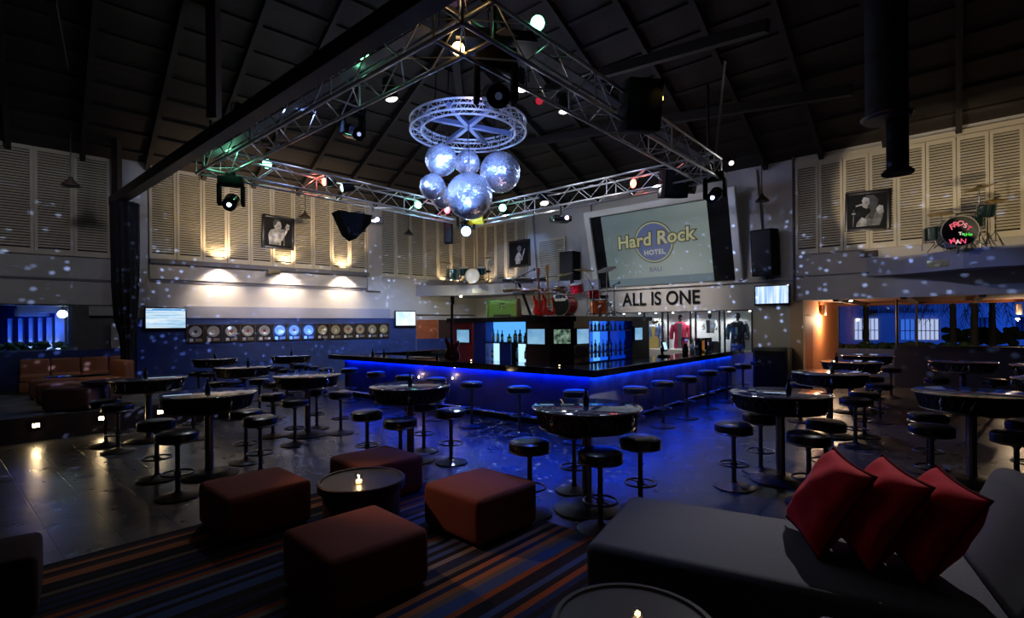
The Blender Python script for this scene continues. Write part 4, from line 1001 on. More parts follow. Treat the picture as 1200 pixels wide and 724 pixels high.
# ================================================================== lounge on the platform
ZP = .41
def plat_pt(px, py, z): x, y = on_z(px, py, z); return x, y
wa = AL
def sofa_section(u0, u1, d0, label, back=True, ang=AL):
    t = thing('lounge_sofa_section', label, 'sofa', PL((u0+u1)/2, ZP, d0), ang, 'orange sofa sections on the raised platform'); w = u1-u0-.01
    g = G(); g.box((0,-.42,.13),(w,.84,.24),bev=.03); g.build('seat_base', orangef, t)
    g = G(); g.box((0,-.46,.33),(w,.76,.17),bev=.05,seg=3); g.build('seat_cushion', orangef, t)
    if back: g = G(); g.box((0,-.11,.50),(w,.20,.50),bev=.05,seg=3); g.build('back_cushion', orangef, t)
    return t
for k, (a, b) in enumerate(((-13.75,-13.2),(-13.2,-12.65),(-12.65,-12.1))):
    a = -15.3+k*1.0; b = a+1.0
def uu(px): return on_plane(px, 440, CORNER, AL, .5)[0]
e = [uu(22), uu(59), uu(95), uu(128)]
for k in range(3): sofa_section(e[k], e[k+1], .12, 'orange sofa section under the garden window, %s' % ['leftmost','middle','rightmost'][k])
t = sofa_section(e[3], e[3]+.42, .12, 'orange corner sofa module beside the dark curtain', True)
p = at_depth(150, 470, 11.6); t = thing('lounge_armchair', 'orange armchair with its back to the dark curtain on the platform', 'armchair', (p.x, p.y, ZP), AL-PI/2+.25)
g = G(); g.box((0,-.42,.13),(.8,.84,.24),bev=.03); g.build('seat_base', orangef, t)
g = G(); g.box((0,-.46,.33),(.8,.76,.17),bev=.05,seg=3); g.build('seat_cushion', orangef, t)
g = G(); g.box((0,-.11,.52),(.8,.20,.50),bev=.05,seg=3); g.build('back_cushion', orangef, t)
def po(px, py, w, d, label, a):
    x, y = on_z(px, py, ZP+.42); ottoman('platform_ottoman', x, y, a, browno, label, w=w, d=d, h=.42, z=ZP, group='brown ottomans on the raised platform')
po(87, 453, .74, .56, 'nearest brown ottoman on the raised platform', AL-.5)
po(77, 447.5, .74, .56, 'middle brown ottoman on the raised platform', AL-.5)
po(67, 443.5, .74, .56, 'farthest brown ottoman on the raised platform', AL-.5)
po(115, 445.5, .70, .56, 'brown ottoman on the platform beside the small side table', AL-.5)
q_ = PL(-12.95, ZP, 1.42); t = thing('lounge_coffee_table', 'low dark coffee table in front of the orange sofa on the platform', 'table', q_, AL)
g = G(); g.box((0,0,.38),(1.3,.42,.04),bev=.01); g.build('tabletop', blackg, t); g = G(); g.box((0,0,.18),(1.1,.30,.36)); g.build('table_base', black, t)
x, y = on_z(123, 446, ZP+.5); t = thing('side_table', 'small dark round side table on the platform by the pub tables', 'table', (x,y,ZP))
g = G(); g.lathe([(.33,.46),(.35,.48),(.34,.50),(.001,.50)],32); g.build('tabletop', blackg, t); g = G(); g.lathe([(.22,0),(.22,.02),(.05,.05),(.05,.46)],20); g.build('pedestal', darkmetal, t)
# ================================================================== truss square
ZT = 5.08; TW = .46
tn = Vector((*[ (at_depth(542, 26.7, 1).x), 1], )) if False else None
TN = Vector((*on_z(542, 27, ZT), 0)); TSIDE = 7.95
TC = {'n': TN, 'l': TN + dL*TSIDE, 'r': TN + dQ*TSIDE, 'f': TN + dL*TSIDE + dQ*TSIDE}
def truss(p0, p1, inward, label, mat, parent_in=None, seg=.46):
    """box truss: outer lower edge runs p0-p1"""
    d = (p1-p0); L_ = d.length; a = math.atan2(d.y, d.x); t = thing('lighting_truss', label, 'truss', (p0.x,p0.y,ZT), a)
    x = fr(a); y = Vector((-x.y, x.x, 0)); sg = 1 if inward.dot(y) > 0 else -1; w = TW*sg
    for yy in (0, w):
        for zz in (0, TW):
            g = G(); g.cyl((0,yy,zz),(L_,yy,zz),.026,seg=10); g.build('chord', mat, t)
    n = int(L_/seg/1.1)
    for f_, (A0, B0) in enumerate((((0,0),(w,0)),((0,TW),(w,TW)),((0,0),(0,TW)),((w,0),(w,TW)))):
        pts = []
        for k in range(n+1):
            q = A0 if k % 2 == 0 else B0; pts.append((L_*k/n, q[0], q[1]))
        g = G(); g.tube(pts, .0125, 6); g.build('lacing', mat, t)
        for k in (0, n//3, 2*n//3, n):
            g = G(); xx = L_*k/n; g.tube([(xx,A0[0],A0[1]),(xx,B0[0],B0[1])], .014, 6); g.build('cross_bar', mat, t)
    return t
ctr = (TC['n']+TC['f'])/2
def tr(a, b, label, mat=trussm): return truss(TC[a], TC[b], ctr-TC[a], label, mat)
t1 = tr('n','l','aluminium box truss on the near left side of the lighting square')
t2 = tr('n','r','aluminium box truss on the near right side of the lighting square')
t3 = tr('l','f','aluminium box truss on the far left side of the lighting square, with coloured lamps')
t4 = tr('r','f','aluminium box truss on the far right side of the lighting square, before the projection screen')
tray = M('grey_tray', (.19,.19,.20), .6, noise=.25, nscale=5)
for t, sg in ((t1,-1),(t2,1)):
    sg = -1 if t is t1 else 1
    g = G(); y_ = TW/2
    x = fr(t.rotation_euler.z); yv = Vector((-x.y,x.x,0)); s_ = 1 if (ctr-TC['n']).dot(yv) > 0 else -1
    for yy in (.13,.33): g.box((4.2, s_*yy, .30),(6.9,.15,.02))
    g.build('cable_tray', tray, t)
# steel hangers
for k, nme in (('l','left'),('r','right'),('f','far'),('n','near')):
    p = TC[k]; q = p + (ctr-p).normalized()*.3
    g = G(); g.cyl((q.x,q.y,ZT+TW),(q.x,q.y,7.2 if k!='n' else 8.4),.03,seg=8); o = g.build('truss_hanger', black, None); tag(o, 'thin black steel hanger rising from the %s corner of the lighting square' % nme, 'hanger')
# ------------------------------------------------------------------ lamps on the truss
def par_can(px, py, dep, col, es, label, aim=None, face=(0,-1,-.35), r=.10, L_=.30, body=True):
    p = at_depth(px, py, dep); t = thing('stage_lamp', label, 'stage light', p)
    f = Vector(face).normalized(); q = (-f).to_track_quat('Z','Y'); t.rotation_euler = q.to_euler()
    g = G(); g.lathe([(r,0),(r*1.02,.03),(r*.98,L_*.6),(r*.6,L_),(.001,L_*1.02)], 20); g.build('lamp_can', blackm, t)
    g = G(); g.lathe([(.001,-r*.35),(r*.5,-r*.30),(r*.88,-.006),(r*.9,.004),(.001,.006)], 20); g.build('lens', E('lens_glow', col, es), t)
    g = G(); g.tube([(r+.02,0,L_*.35),(r+.03,0,L_*.35),(r+.03,0,L_*.35+.16),(0,0,L_*.35+.24),(-r-.03,0,L_*.35+.16),(-r-.03,0,L_*.35),(-r-.02,0,L_*.35)], .01, 6); g.build('yoke', black, t)
    return t
gr, rd_, yl, wh, am = (.25,1,.55),(1,.16,.10),(1,.75,.15),(1,.93,.85),(1,.62,.22)
cam_face = lambda px, py: -Vector((ray(px,py).normalized()))
LAMPS = [(630,27,6.6,gr,9,'green stage lamp at the top of the near right truss',.10,(0,-1,-.5)),
 (424,63,7.0,gr,7,'green stage lamp half hidden behind the dark beam on the near left truss',.10,(0,-.6,-1)),
 (281,139,9.3,(1,.45,.9),3,'pinkish stage lamp above the dark beam at upper left',.09,(.2,-.2,-1)),
 (270,177,10.3,gr,6,'green stage lamp at the left corner of the lighting square',.10,(.2,-.3,-1)),
 (313,192,11.9,gr,9,'large green stage lamp at the left end of the far left truss',.12,(0,-1,-.3)),
 (380,213,12.7,rd_,9,'red stage lamp on the far left truss',.11,(-.75,-1,-.2)),
 (401,220,13.1,(.7,1,.8),6,'slim pale green stage lamp beside the red one on the far left truss',.11,(-1.2,-.6,-.2)),
 (490,240,15.0,gr,7,'green stage lamp near the far corner on the far left truss',.12,(-.3,-1,-.5)),
 (524,246,15.8,(1,.12,.18),8,'red stage lamp near the far corner of the lighting square',.12,(-.6,-1,-.3)),
 (589,243.5,15.4,gr,8,'green stage lamp behind the mirror balls on the far right truss',.12,(.1,-1,-.3)),
 (638,238,14.5,wh,7,'white stage lamp on the far right truss, pointing down',.13,(.1,-.3,-1)),
 (742,215,12.9,rd_,10,'red stage lamp on the far right truss before the screen',.12,(.7,-1,-.35)),
 (772,115,8.2,yl,11,'yellow stage lamp beside the black loudspeaker on the near right truss',.085,(.1,-1,-.2)),
 (537,57,6.2,am,14,'amber-white stage lamp in the near corner of the lighting square',.085,(0,-1,-.4)),
 (459,116,7.6,wh,5,'white stage lamp seen edge-on under the near left truss',.10,(.2,.2,-1)),
 (611,105,7.5,wh,7,'white stage lamp seen edge-on under the near right truss, nearer one',.08,(0,.0,-1)),
 (660,131,8.6,wh,7,'white stage lamp seen edge-on under the near right truss, farther one',.08,(0,.0,-1)),
 (857,191,11.6,wh,4,'small white stage lamp at the right corner of the lighting square',.06,(0,-1,-.8)),
 (632,118,9.5,(.8,.03,.06),.5,'dim red stage lamp behind the near right truss',.08,(0,-1,-.3)),
 (563,71,6.7,(1,.2,.15),2,'small red stage lamp beside the large dark projector',.045,(0,-1,-.3))]
for px, py, dd, col, es, lab, r, fc in LAMPS: par_can(px, py, dd, col, es, lab, face=fc, r=r)
def moving_head(px, py, dep, label, s=1.0, rz=0, lens=((.6,.8,1), 20), tilt=.3, lens_side=1):
    p = at_depth(px, py, dep); t = thing('moving_head_light', label, 'stage light', p, rz); t.scale = (s,)*3
    g = G(); g.box((0,0,.46),(.40,.28,.14),bev=.02); g.box((0,0,.56),(.16,.16,.08)); g.build('base_box', blackm, t)
    for a in (-1,1):
        g = G(); g.box((a*.19,0,.22),(.06,.18,.38),bev=.02); g.build('yoke_arm', blackm, t)
    hd = None
    g = G(); g.cyl((0,.14,.16),(0,-.22,.0),.13,.115,20); g.sph((0,.12,.15),.13); g.build('head', blackg, t)
    g = G(); v = Vector((0,-.36,-.16)).normalized(); c = Vector((0,-.225,-.002)); g.cyl(c, c+v*.012, .035, seg=18); g.build('lens', E('head_lens', *lens), t)
    return t
moving_head(271, 243, 10.6, 'black moving-head lamp with a small bluish lens hanging below the left corner of the truss', 1.15, .35, ((.6,.75,1),10))
moving_head(838, 234, 11.4, 'black moving-head lamp with a white lens hanging before the right edge of the screen', 1.1, -.6, ((.6,.75,1),14))
mh = moving_head(546, 270, 15.6, 'moving-head lamp with a dazzling blue-white beam below the mirror balls', 1.3, .1, ((.35,.6,1),30))
p = at_depth(546, 283, 15.0); point(p, 60, (.35,.55,1), .12)
g = G(); g.sph((0,0,0), .11); o = g.build('beam_bulb', E('bulb_blue_white', (.35,.65,1), 9), mh); o.location = (0,-.22,-.06)
g = G(); g.cyl((0,0,0),(.30,-.05,.05),.16,.19,20); o = g.build('yellow_shade', M('yellow_gel', (.75,.62,.03), .5, emis=(.75,.6,.02), es=.25), mh); o.location = (.08,-.02,.28)
moving_head(413, 153+8, 9.0, 'black moving-head lamp under the near left truss, seen against the dark roof', 1.0, .8, ((.3,.35,.6),1.5))
def box_speaker(px, py, dep, w, h, d, label, rz=0, rx=0, name='loudspeaker', grille=True, leds=True, loc=None):
    p = loc if loc is not None else at_depth(px, py, dep); t = thing(name, label, 'loudspeaker', p); t.rotation_euler = (Matrix.Rotation(rz,4,'Z') @ Matrix.Rotation(rx,4,'X')).to_euler()
    g = G(); g.box((0,0,0),(w,d,h),bev=.02); g.build('cabinet', blackm, t)
    g = G(); g.box((0,-d/2-.006,.0),(w-.06,.012,h-.08),bev=.004); g.build('grille', M('speaker_grille', (.014,.014,.015), .6, bump=.5, bscale=400), t)
    if leds: g = G(); g.box((0,-d/2-.014,-h/2+.09),(.03,.006,.03)); g.build('badge', M('badge', (.10,.10,.10), .4, metal=.6), t)
    return t
box_speaker(750, 125, 8.1, .56, .76, .45, 'big black loudspeaker hanging on the near right truss beside the yellow lamp', rz=.15, rx=.22)
box_speaker(789, 216, 11.9, .56, .62, .45, 'black loudspeaker hanging from the truss in front of the projection screen', rz=.1, rx=.2)
box_speaker(803, 212, 12.4, .3, .55, .5, 'narrow dark loudspeaker beside the hanging one before the screen', rz=.9, rx=.2)
g = G(); p = at_depth(418, 262, 12.6); g.prismx([(-.55,.22),(.35,.22),(.25,-.02),(-.12,-.42),(-.30,-.30)], -.2, .2); o = g.build('loudspeaker', blackm, None, p, AR+PI/2.2); tag(o, 'black wedge loudspeaker hanging in front of the left wall shutters', 'loudspeaker')
def hang_box(px, py0, py1, w, dep, label):
    a = at_depth(px, py0, dep); b = at_depth(px, py1, dep); h = a.z-b.z; t = thing('hanging_black_tube', label, 'hanging fixture', b)
    g = G(); g.lathe([(w*.70,0),(w*.72,.03),(w*.52,.09),(w*.5,.10),(w*.5,h)], 24); g.build('tube_body', blackm, t); return t
hang_box(421, 258, 269.5, .24, 12.9, 'short black tube hanging from the far left truss') if False else None
box_speaker(421.5, 260, 13.4, .26, .50, .26, 'small black box fixture with a flared foot under the far left truss', name='hanging_box_fixture')
box_speaker(525.5, 273, 16.2, .26, .66, .26, 'tall black box fixture hanging left of the dazzling blue lamp', name='hanging_box_fixture')
for px, py, dep, lab in ((437, 259, 13.4, 'small dark projector with a violet lens hanging at the left wall'), (657, 257, 13.8, 'black projector with a glowing white lens hanging left of the screen')):
    p = at_depth(px, py, dep); t = thing('video_projector', lab, 'projector', p, .3)
    g = G(); g.box((0,0,0),(.52,.36,.16),bev=.03); g.build('projector_body', blackg, t)
    g = G(); g.cyl((.10,-.18,.01),(.10,-.21,.01),.05,seg=20); g.build('lens', E('projector_lens', (.6,.65,1), 8), t)
    g = G(); g.cyl((0,0,.08),(0,0,.36),.03,seg=10); g.box((0,0,.08),(.2,.2,.02)); g.build('ceiling_mount', black, t)
o = moving_head(581, 124, 6.4, 'large dark moving-head lamp hanging inside the near corner of the lighting square', 1.25, .15, ((.05,.06,.12), .4))
g = G(); g.cyl((0,0,.60),(0,0,1.0),.03,seg=10); g.build('mounting_rod', black, o)
g = G(); g.prismx([(-.40,.56),(.40,.56),(.34,.66),(-.34,.66)], -.2, .2); g.build('mounting_cradle', M('cradle_blue_black',(.03,.035,.06),.4,metal=.5), o)
# ------------------------------------------------------------------ ring truss and mirror balls
RD = 10.6
rc_ = at_depth(549, 150, RD); R0 = 61.0/600*RD; hR = .17
t = thing('ring_truss', 'round blue-lit truss ring hanging above the mirror balls', 'truss', rc_)
for rr, zz in ((R0+.11,-hR*.6),(R0-.11,-hR*.6),(R0+.11,hR*.6),(R0-.11,hR*.6)):
    g = G(); g.torus((0,0,zz), rr, .022, 72, 8); g.build('ring_chord', trussw, t)
n = 56
for (ra_, za), (rb_, zb) in (((R0+.11,-hR*.6),(R0+.11,hR*.6)),((R0-.11,-hR*.6),(R0-.11,hR*.6)),((R0+.11,-hR*.6),(R0-.11,-hR*.6)),((R0+.11,hR*.6),(R0-.11,hR*.6))):
    pts = [((ra_ if k%2==0 else rb_)*math.cos(2*PI*k/n), (ra_ if k%2==0 else rb_)*math.sin(2*PI*k/n), za if k%2==0 else zb) for k in range(n)]
    g = G(); g.tube(pts, .010, 6, True); g.build('ring_lacing', trussw, t)
st = M('blue_steel', (.25,.30,.5), .45, metal=.6)
for a in (.5, 2.1, 1.3):
    g = G(); g.box((0,0,.05),(2*R0,.09,.09), rz=a); g.build('cross_beam', st, t)
for a in (0.9, 2.25, 3.9, 5.4):
    g = G(); x_, y_ = R0*.8*math.cos(a), R0*.8*math.sin(a); g.cyl((x_,y_,0),(x_*.8,y_*.8,2.3),.012,seg=6); g.build('hanging_cable', black, t)
def mirror_mat():
    m = M('mirror_tiles', (.85,.90,1), .12, metal=.9); nt = m.node_tree; b = bsdf(m)
    tc = nt.nodes.new('ShaderNodeTexCoord'); uv = nt.nodes.new('ShaderNodeUVMap')
    wn = nt.nodes.new('ShaderNodeTexVoronoi'); wn.feature = 'F1'; wn.inputs['Scale'].default_value = 34
    nt.links.new(tc.outputs['Generated'], wn.inputs['Vector'])
    s = nt.nodes.new('ShaderNodeVectorMath'); s.operation = 'SUBTRACT'; s.inputs[1].default_value = (.5,.5,.5); nt.links.new(wn.outputs['Color'], s.inputs[0])
    sc_ = nt.nodes.new('ShaderNodeVectorMath'); sc_.operation = 'SCALE'; sc_.inputs['Scale'].default_value = .34; nt.links.new(s.outputs[0], sc_.inputs[0])
    ge = nt.nodes.new('ShaderNodeNewGeometry'); a = nt.nodes.new('ShaderNodeVectorMath'); a.operation = 'ADD'
    nt.links.new(ge.outputs['Normal'], a.inputs[0]); nt.links.new(sc_.outputs[0], a.inputs[1])
    nn = nt.nodes.new('ShaderNodeVectorMath'); nn.operation = 'NORMALIZE'; nt.links.new(a.outputs[0], nn.inputs[0]); nt.links.new(nn.outputs[0], b.inputs['Normal'])
    b.inputs['Metallic'].default_value = .78; b.inputs['Roughness'].default_value = .24
    return m
mm = mirror_mat()
def ball(px, py, rp, dep, label):
    p = at_depth(px, py, dep); r = rp/600*dep
    t = thing('mirror_ball', label, 'mirror ball', p, random.uniform(0,3), 'mirror balls hanging in a cluster under the ring')
    g = G(); g.sph((0,0,0), r, u=64, v=40); g.build('mirrored_sphere', mm, t)
    g = G(); g.cyl((0,0,r*.96),(0,0,r*1.06),.04,seg=12); g.build('top_cap', chrome, t)
    g = G(); g.cyl((0,0,r*1.05),(0,0,rc_.z-p.z),.006,seg=6); g.build('hanging_cable', black, t); return t
ball(517, 187.5, 18.5, 10.3, 'upper left mirror ball of the cluster')
ball(548, 191, 14.5, 10.9, 'small upper middle mirror ball of the cluster')
ball(586, 202, 23.5, 10.9, 'right-hand mirror ball of the cluster, with a bright star glint')
ball(507, 219, 15, 10.2, 'small left mirror ball of the cluster, faintly violet')
ball(518.5, 231, 13.5, 11.2, 'smallest mirror ball, half hidden behind the two lower left ones')
ball(550, 230, 27, 9.9, 'largest mirror ball, lowest in the cluster')
# ================================================================== hanging pendants and ducts
def pendant(px, py0, py1, dep, label, s=1.0, glow=None):
    a = at_depth(px, py0, dep); b = at_depth(px, py1, dep); t = thing('pendant_lamp', label, 'pendant lamp', b)
    g = G(); g.lathe([(.17*s,0),(.165*s,.02),(.05*s,.14*s),(.03*s,.2*s),(.001,.21*s)], 20); g.build('shade', M('pendant_shade',(.03,.02,.014),.5), t)
    g = G(); g.cyl((0,0,.18*s),(0,0,a.z-b.z),.012,seg=6); g.build('drop_rod', black, t)
    g = G(); g.lathe([(.001,.01),(.10*s,.01),(.10*s,.02),(.001,.02)], 14); g.build('bulb_disc', M('unlit_bulb',(.5,.45,.35),.4), t); return t
pendant(83, 150, 218, 10.8, 'dark cone pendant lamp hanging before the left shutters beyond the curtain')
pendant(357.5, 225, 255, 15.5, 'dark cone pendant lamp right of the tilted singer photo', .95)
pendant(479, 245, 275, 17.5, 'dark cone pendant lamp before the dim shutters left of the corner', .95)
pendant(893, 185, 236, 13.0, 'dark cone pendant lamp between the screen and the right wall shutters')
def tubes(px, w1, w2, py0, py1, py2, dep, label):
    a = at_depth(px, py0, dep); b = at_depth(px, py1, dep); c = at_depth(px+13, py2, dep); t = thing('ceiling_duct', label, 'duct', c)
    h1 = b.z-c.z; h2 = a.z-c.z
    g = G(); g.lathe([(w2*.72,0),(w2*.74,.03),(w2*.5,.09),(w2*.5,h1)], 28); g.build('lower_pipe', blackm, t)
    off_ = b - c
    g = G(); g.lathe([(w1*.55,h1-.05),(w1*.6,h1-.02),(w1*.5,h1+.06),(w1*.5,h2)], 32, (off_.x,0,0)); g.build('upper_duct', M('duct_black',(.02,.02,.022),.5), t)
    g = G(); g.torus((off_.x,0,h1), w1*.58, .02, 32, 6); g.build('flange_ring', darkmetal, t); return t
tubes(1039, .50, .26, -60, 137, 204, 7.2, 'big black ventilation pipe hanging from the roof before the right wall shutters')
# ================================================================== curtain on its post
t = thing('black_curtain', 'tall black velvet curtain gathered on the post at the platform', 'curtain', (bp.x, bp.y, 0), AR)
g = G(); n = 60; prof_z = [.42,.9,1.3,1.7,2.1,3.0,4.0,5.0,bz-.17]; wd = [.22,.24,.20,.24,.38,.46,.47,.47,.47]; rings = []
for z, w in zip(prof_z, wd):
    rg = []
    for k in range(n):
        a = 2*PI*k/n; r = w*(1+.07*math.sin(a*13+z*.6)+.03*math.sin(a*7)); sh = .12*max(0,(2.2-z))
        rg.append(g.bm.verts.new((r*math.cos(a)*.86+.28+sh, r*math.sin(a)*.6+.1, z)))
    rings.append(rg)
for a, b in zip(rings, rings[1:]):
    for k in range(n): g.bm.faces.new((a[k],a[(k+1)%n],b[(k+1)%n],b[k]))
g._end(0, True); g.build('gathered_cloth', curt, t)
g = G(); g.box((.28,.1,bz/2-.1),(.16,.16,bz-.2)); g.build('inner_post', black, t)
# ================================================================== guitars
def guitar(name, label, loc, rz, col, s=1.0, bass=False, lean=.12, horn=True, guard=(.75,.73,.66), neckc=(.42,.22,.08)):
    t = thing(name, label, 'guitar', loc); t.rotation_euler = (Matrix.Rotation(rz,4,'Z') @ Matrix.Rotation(-lean,4,'X')).to_euler(); t.scale = (s,)*3
    o = [(0,0),(.10,.005),(.155,.05),(.17,.12),(.14,.19),(.115,.25),(.13,.30),(.155,.36),(.15,.42),(.12,.44),(.095,.40),(.05,.36),(-.04,.36),(-.09,.42),(-.12,.50),(-.15,.49),(-.155,.42),(-.13,.33),(-.115,.25),(-.14,.19),(-.17,.12),(-.155,.05),(-.10,.005)]
    bm_mat = M('guitar_body', col, .18, coat=.6)
    g = G(); g.prismx(o, -.022, .022); ob = g.build('guitar_body', bm_mat, t); md = ob.modifiers.new('b','BEVEL'); md.width=.008; md.segments=2
    nl_ = .86 if bass else .66
    g = G(); g.box((0,-.027,.34+nl_/2-.06),(.052,.02,nl_+.08)); g.build('neck', M('neck', neckc, .4), t)
    zt = .34+nl_-.02
    g = G(); g.prismx([(-.026,zt),(.026,zt),(.05,zt+.05),(.055,zt+.18),(.01,zt+.21),(-.03,zt+.17),(-.02,zt+.08)], -.034,-.018); g.build('headstock', M('headstock', neckc, .4), t)
    g = G(); g.prismx([(-.05,.36),(.08,.36),(.10,.22),(.09,.10),(.02,.08),(-.07,.20)], -.027,-.022); g.build('pickguard', M('pickguard', guard, .35), t)
    g = G(); g.box((0,-.030,.24),(.08,.008,.02)); g.box((0,-.030,.17),(.08,.008,.02)); g.build('pickup', black, t)
    g = G(); g.box((0,-.030,.10),(.08,.012,.03)); g.build('bridge', chrome, t)
    g = G()
    for k in range(4): g.tube([(-.018+.012*k,-.04,.10),(-.015+.010*k,-.038,zt+.02)], .0012, 4)
    g.build('strings', chrome, t)
    g = G()
    for k in range(4): g.cyl((-.055,-.026,zt+.06+.035*k),(-.03,-.026,zt+.06+.035*k),.007,seg=6)
    g.build('tuning_pegs', chrome, t)
    # tripod stand
    g = G(); g.tube([(0,.10,.5),(0,.10,.12),(.18,-.10,.0)], .008, 6); g.tube([(0,.10,.12),(-.18,-.10,0)], .008, 6); g.tube([(0,.10,.12),(0,.28,.0)], .008, 6); g.tube([(-.1,-.06,.04),(0,.06,.06),(.1,-.06,.04)], .008, 6); g.build('guitar_stand', black, t)
    return t
p = at_depth(530, 421.5, 10.8); p.z = ZC+.01
guitar('bass_guitar', 'dark red bass guitar standing upright on the bar counter', p, -.15, (.10,.008,.008), 1.0, True, .04, neckc=(.03,.012,.008), guard=(.10,.01,.01))
ztop = ZB+.01
p = at_depth(632.5, 369, 11.9); p.z = ztop+.02; guitar('electric_guitar', 'red electric guitar standing on the cabinet top, left one with the darker neck', p, .35, (.55,.015,.012), .95, False, .1, neckc=(.30,.08,.05), guard=(.55,.02,.02))
p = at_depth(643.5, 370, 11.6); p.z = ztop+.02; guitar('electric_guitar', 'red electric guitar with white pickguard and pale wooden neck, beside the bass drum', p, .45, (.62,.02,.02), .98, False, .1, neckc=(.62,.34,.10))
# ================================================================== drums
def drum_cyl(t, name, c, axis, r, L_, col, headc=(.75,.73,.68), seg=32, hoopm=chrome, front=None):
    axis = Vector(axis).normalized(); q = axis.to_track_quat('Z','Y').to_matrix().to_4x4()
    g = G(); g.lathe([(r,-L_/2),(r,L_/2)], seg, c, q); ob = g.build(name+'_shell', col, t)
    g = G(); g.torus(Vector(c)+axis*L_/2, r+.006, .012, seg, 6, q.to_3x3()); g.torus(Vector(c)-axis*L_/2, r+.006, .012, seg, 6, q.to_3x3()); g.build(name+'_hoop', hoopm, t)
    g = G(); g.lathe([(.001,L_/2+.002),(r,L_/2+.002),(r,L_/2+.006),(.001,L_/2+.006)], seg, c, q); g.build(name+'_head', M('drum_head', headc, .5) if front is None else front, t)
    g = G()
    ax1 = axis.orthogonal().normalized(); ax2 = axis.cross(ax1)
    for k in range(8):
        a = 2*PI*k/8; o_ = (ax1*math.cos(a)+ax2*math.sin(a))*(r+.014); g.cyl(Vector(c)+o_-axis*L_/2, Vector(c)+o_+axis*L_/2, .006, seg=6); 
    g.build(name+'_tension_rods', chrome, t)
def bass_drum(label, loc, rz, r, L_, shell, front, toms=(), s=1.0):
    t = thing('bass_drum', label, 'drum', loc, rz)
    drum_cyl(t, 'bass_drum', (0,0,r+.02), (0,-1,0), r, L_, shell, front=front, hoopm=M('bass_hoop', (.45,.40,.33), .3, metal=.5))
    for sd in (-1,1):
        g = G(); g.cyl((sd*r*.8,-L_*.3,r*.5),(sd*(r+.12),-L_*.4,0),.01,seg=6); g.build('spur_leg', chrome, t)
    for (tx, ty, tz, tr_, tl) in toms:
        drum_cyl(t, 'mounted_tom', (tx,ty,tz), (-.0,-.35,1), tr_, tl, shell)
        g = G(); g.tube([(0,0,2*r+.02),(0,0,tz-.05),(tx,ty,tz-.05)], .012, 6); g.build('tom_arm', chrome, t)
    return t
def floor_tom(label, loc, r, L_, shell, z0=.25, name='floor_tom', tilt=(0,0,1)):
    t = thing(name, label, 'drum', loc)
    drum_cyl(t, name, (0,0,z0+L_/2), tilt, r, L_, shell)
    for k in range(3):
        a = 2*PI*k/3+.4
        g = G(); g.cyl((r*math.cos(a)*1.06,r*math.sin(a)*1.06,z0+L_*.6 if name=='floor_tom' else z0-.0),(r*1.12*math.cos(a),r*1.12*math.sin(a),0),.009,seg=6); g.build('leg', chrome, t)
    return t
def cymbal(label, loc, h, r, tilt=(.15,0,1), boom=None, mat=None, hat=False):
    t = thing('cymbal_stand', label, 'cymbal', loc); c = Vector((boom[0], boom[1], h)) if boom else Vector((0,0,h))
    q = Vector(tilt).to_track_quat('Z','Y').to_matrix().to_4x4()
    g = G(); g.lathe([(r,0),(r*.6,.018),(r*.2,.03),(r*.16,.05),(.001,.06)], 36, c, q)
    g.lathe([(r,-.004),(r*.6,.014),(r*.2,.026),(.001,.05)], 36, c, q); g.build('cymbal_plate', mat or gold, t)
    if hat: g = G(); g.lathe([(r,-.02),(r*.5,-.04),(.001,-.06)], 36, c, q); g.build('lower_plate', gold, t)
    g = G()
    hb = h*.62 if boom else h
    g.cyl((0,0,.12),(0,0,hb),.012,seg=8)
    if boom: g.cyl((0,0,hb),c,.009,seg=8); g.cyl((0,0,hb-.03),(0,0,hb+.03),.022,seg=8)
    g.build('stand_pole', chrome, t)
    for k in range(3):
        a = 2*PI*k/3+.3; g = G(); g.tube([(0,0,.34),(.20*math.cos(a),.20*math.sin(a),.06),(.24*math.cos(a),.24*math.sin(a),0)], .008, 6); g.tube([(0,0,.14),(.14*math.cos(a),.14*math.sin(a),.14)], .006, 5); g.build('leg', chrome, t)
    return t
redsh = M('red_drum_shell', (.55,.012,.03), .18, coat=.7); orsh = M('orange_drum_shell', (.62,.13,.03), .3, coat=.4); grsh = M('dark_green_shell', (.004,.035,.03), .15, coat=.7); bksh = M('black_green_shell', (.008,.02,.016), .12, coat=.8)
def on_block(px, dep): 
    p = at_depth(px, 370, dep); p.z = ztop; return p
k1 = bass_drum('red bass drum with a black front head lettered in white, on the cabinet top', on_block(661, 12.2), -.60, .25, .42, redsh, M('black_drum_head', (.012,.02,.02), .3), toms=((.22,.25,.68,.15,.20),))
lettering('drum_logo', 'Fender', .13, E('logo_glow', (.7,.7,.65), .35), k1, (0,-.222,.40), (0,0,0), extrude=.001, offset=.002, shear=.3)  # lettering glows, its brightness is put in as emission
floor_tom('orange floor tom drum right of the red bass drum', on_block(702, 12.5), .21, .32, orsh, .06)
floor_tom('small red tom drum on a stand behind the orange floor tom', on_block(696, 13.1), .16, .20, redsh, .46, 'tom_drum')
floor_tom('snare drum behind the guitars on the cabinet top', on_block(657, 12.9), .17, .13, M('steel_snare',(.5,.5,.5),.25,metal=.9), .62, 'snare_drum')
cymbal('wide ride cymbal above the red bass drum, tipped to the left', on_block(650, 12.8), 1.02, .30, (-.30,-.1,1), boom=(.18,0), mat=gold)
cymbal('hi-hat cymbal pair low between the guitars and the bass drum', on_block(654, 12.4), .66, .18, (0,0,1), hat=True)
cymbal('high brass cymbal over the red kit', on_block(695, 12.9), 1.17, .26, (.05,-.2,1), boom=(-.22,0))
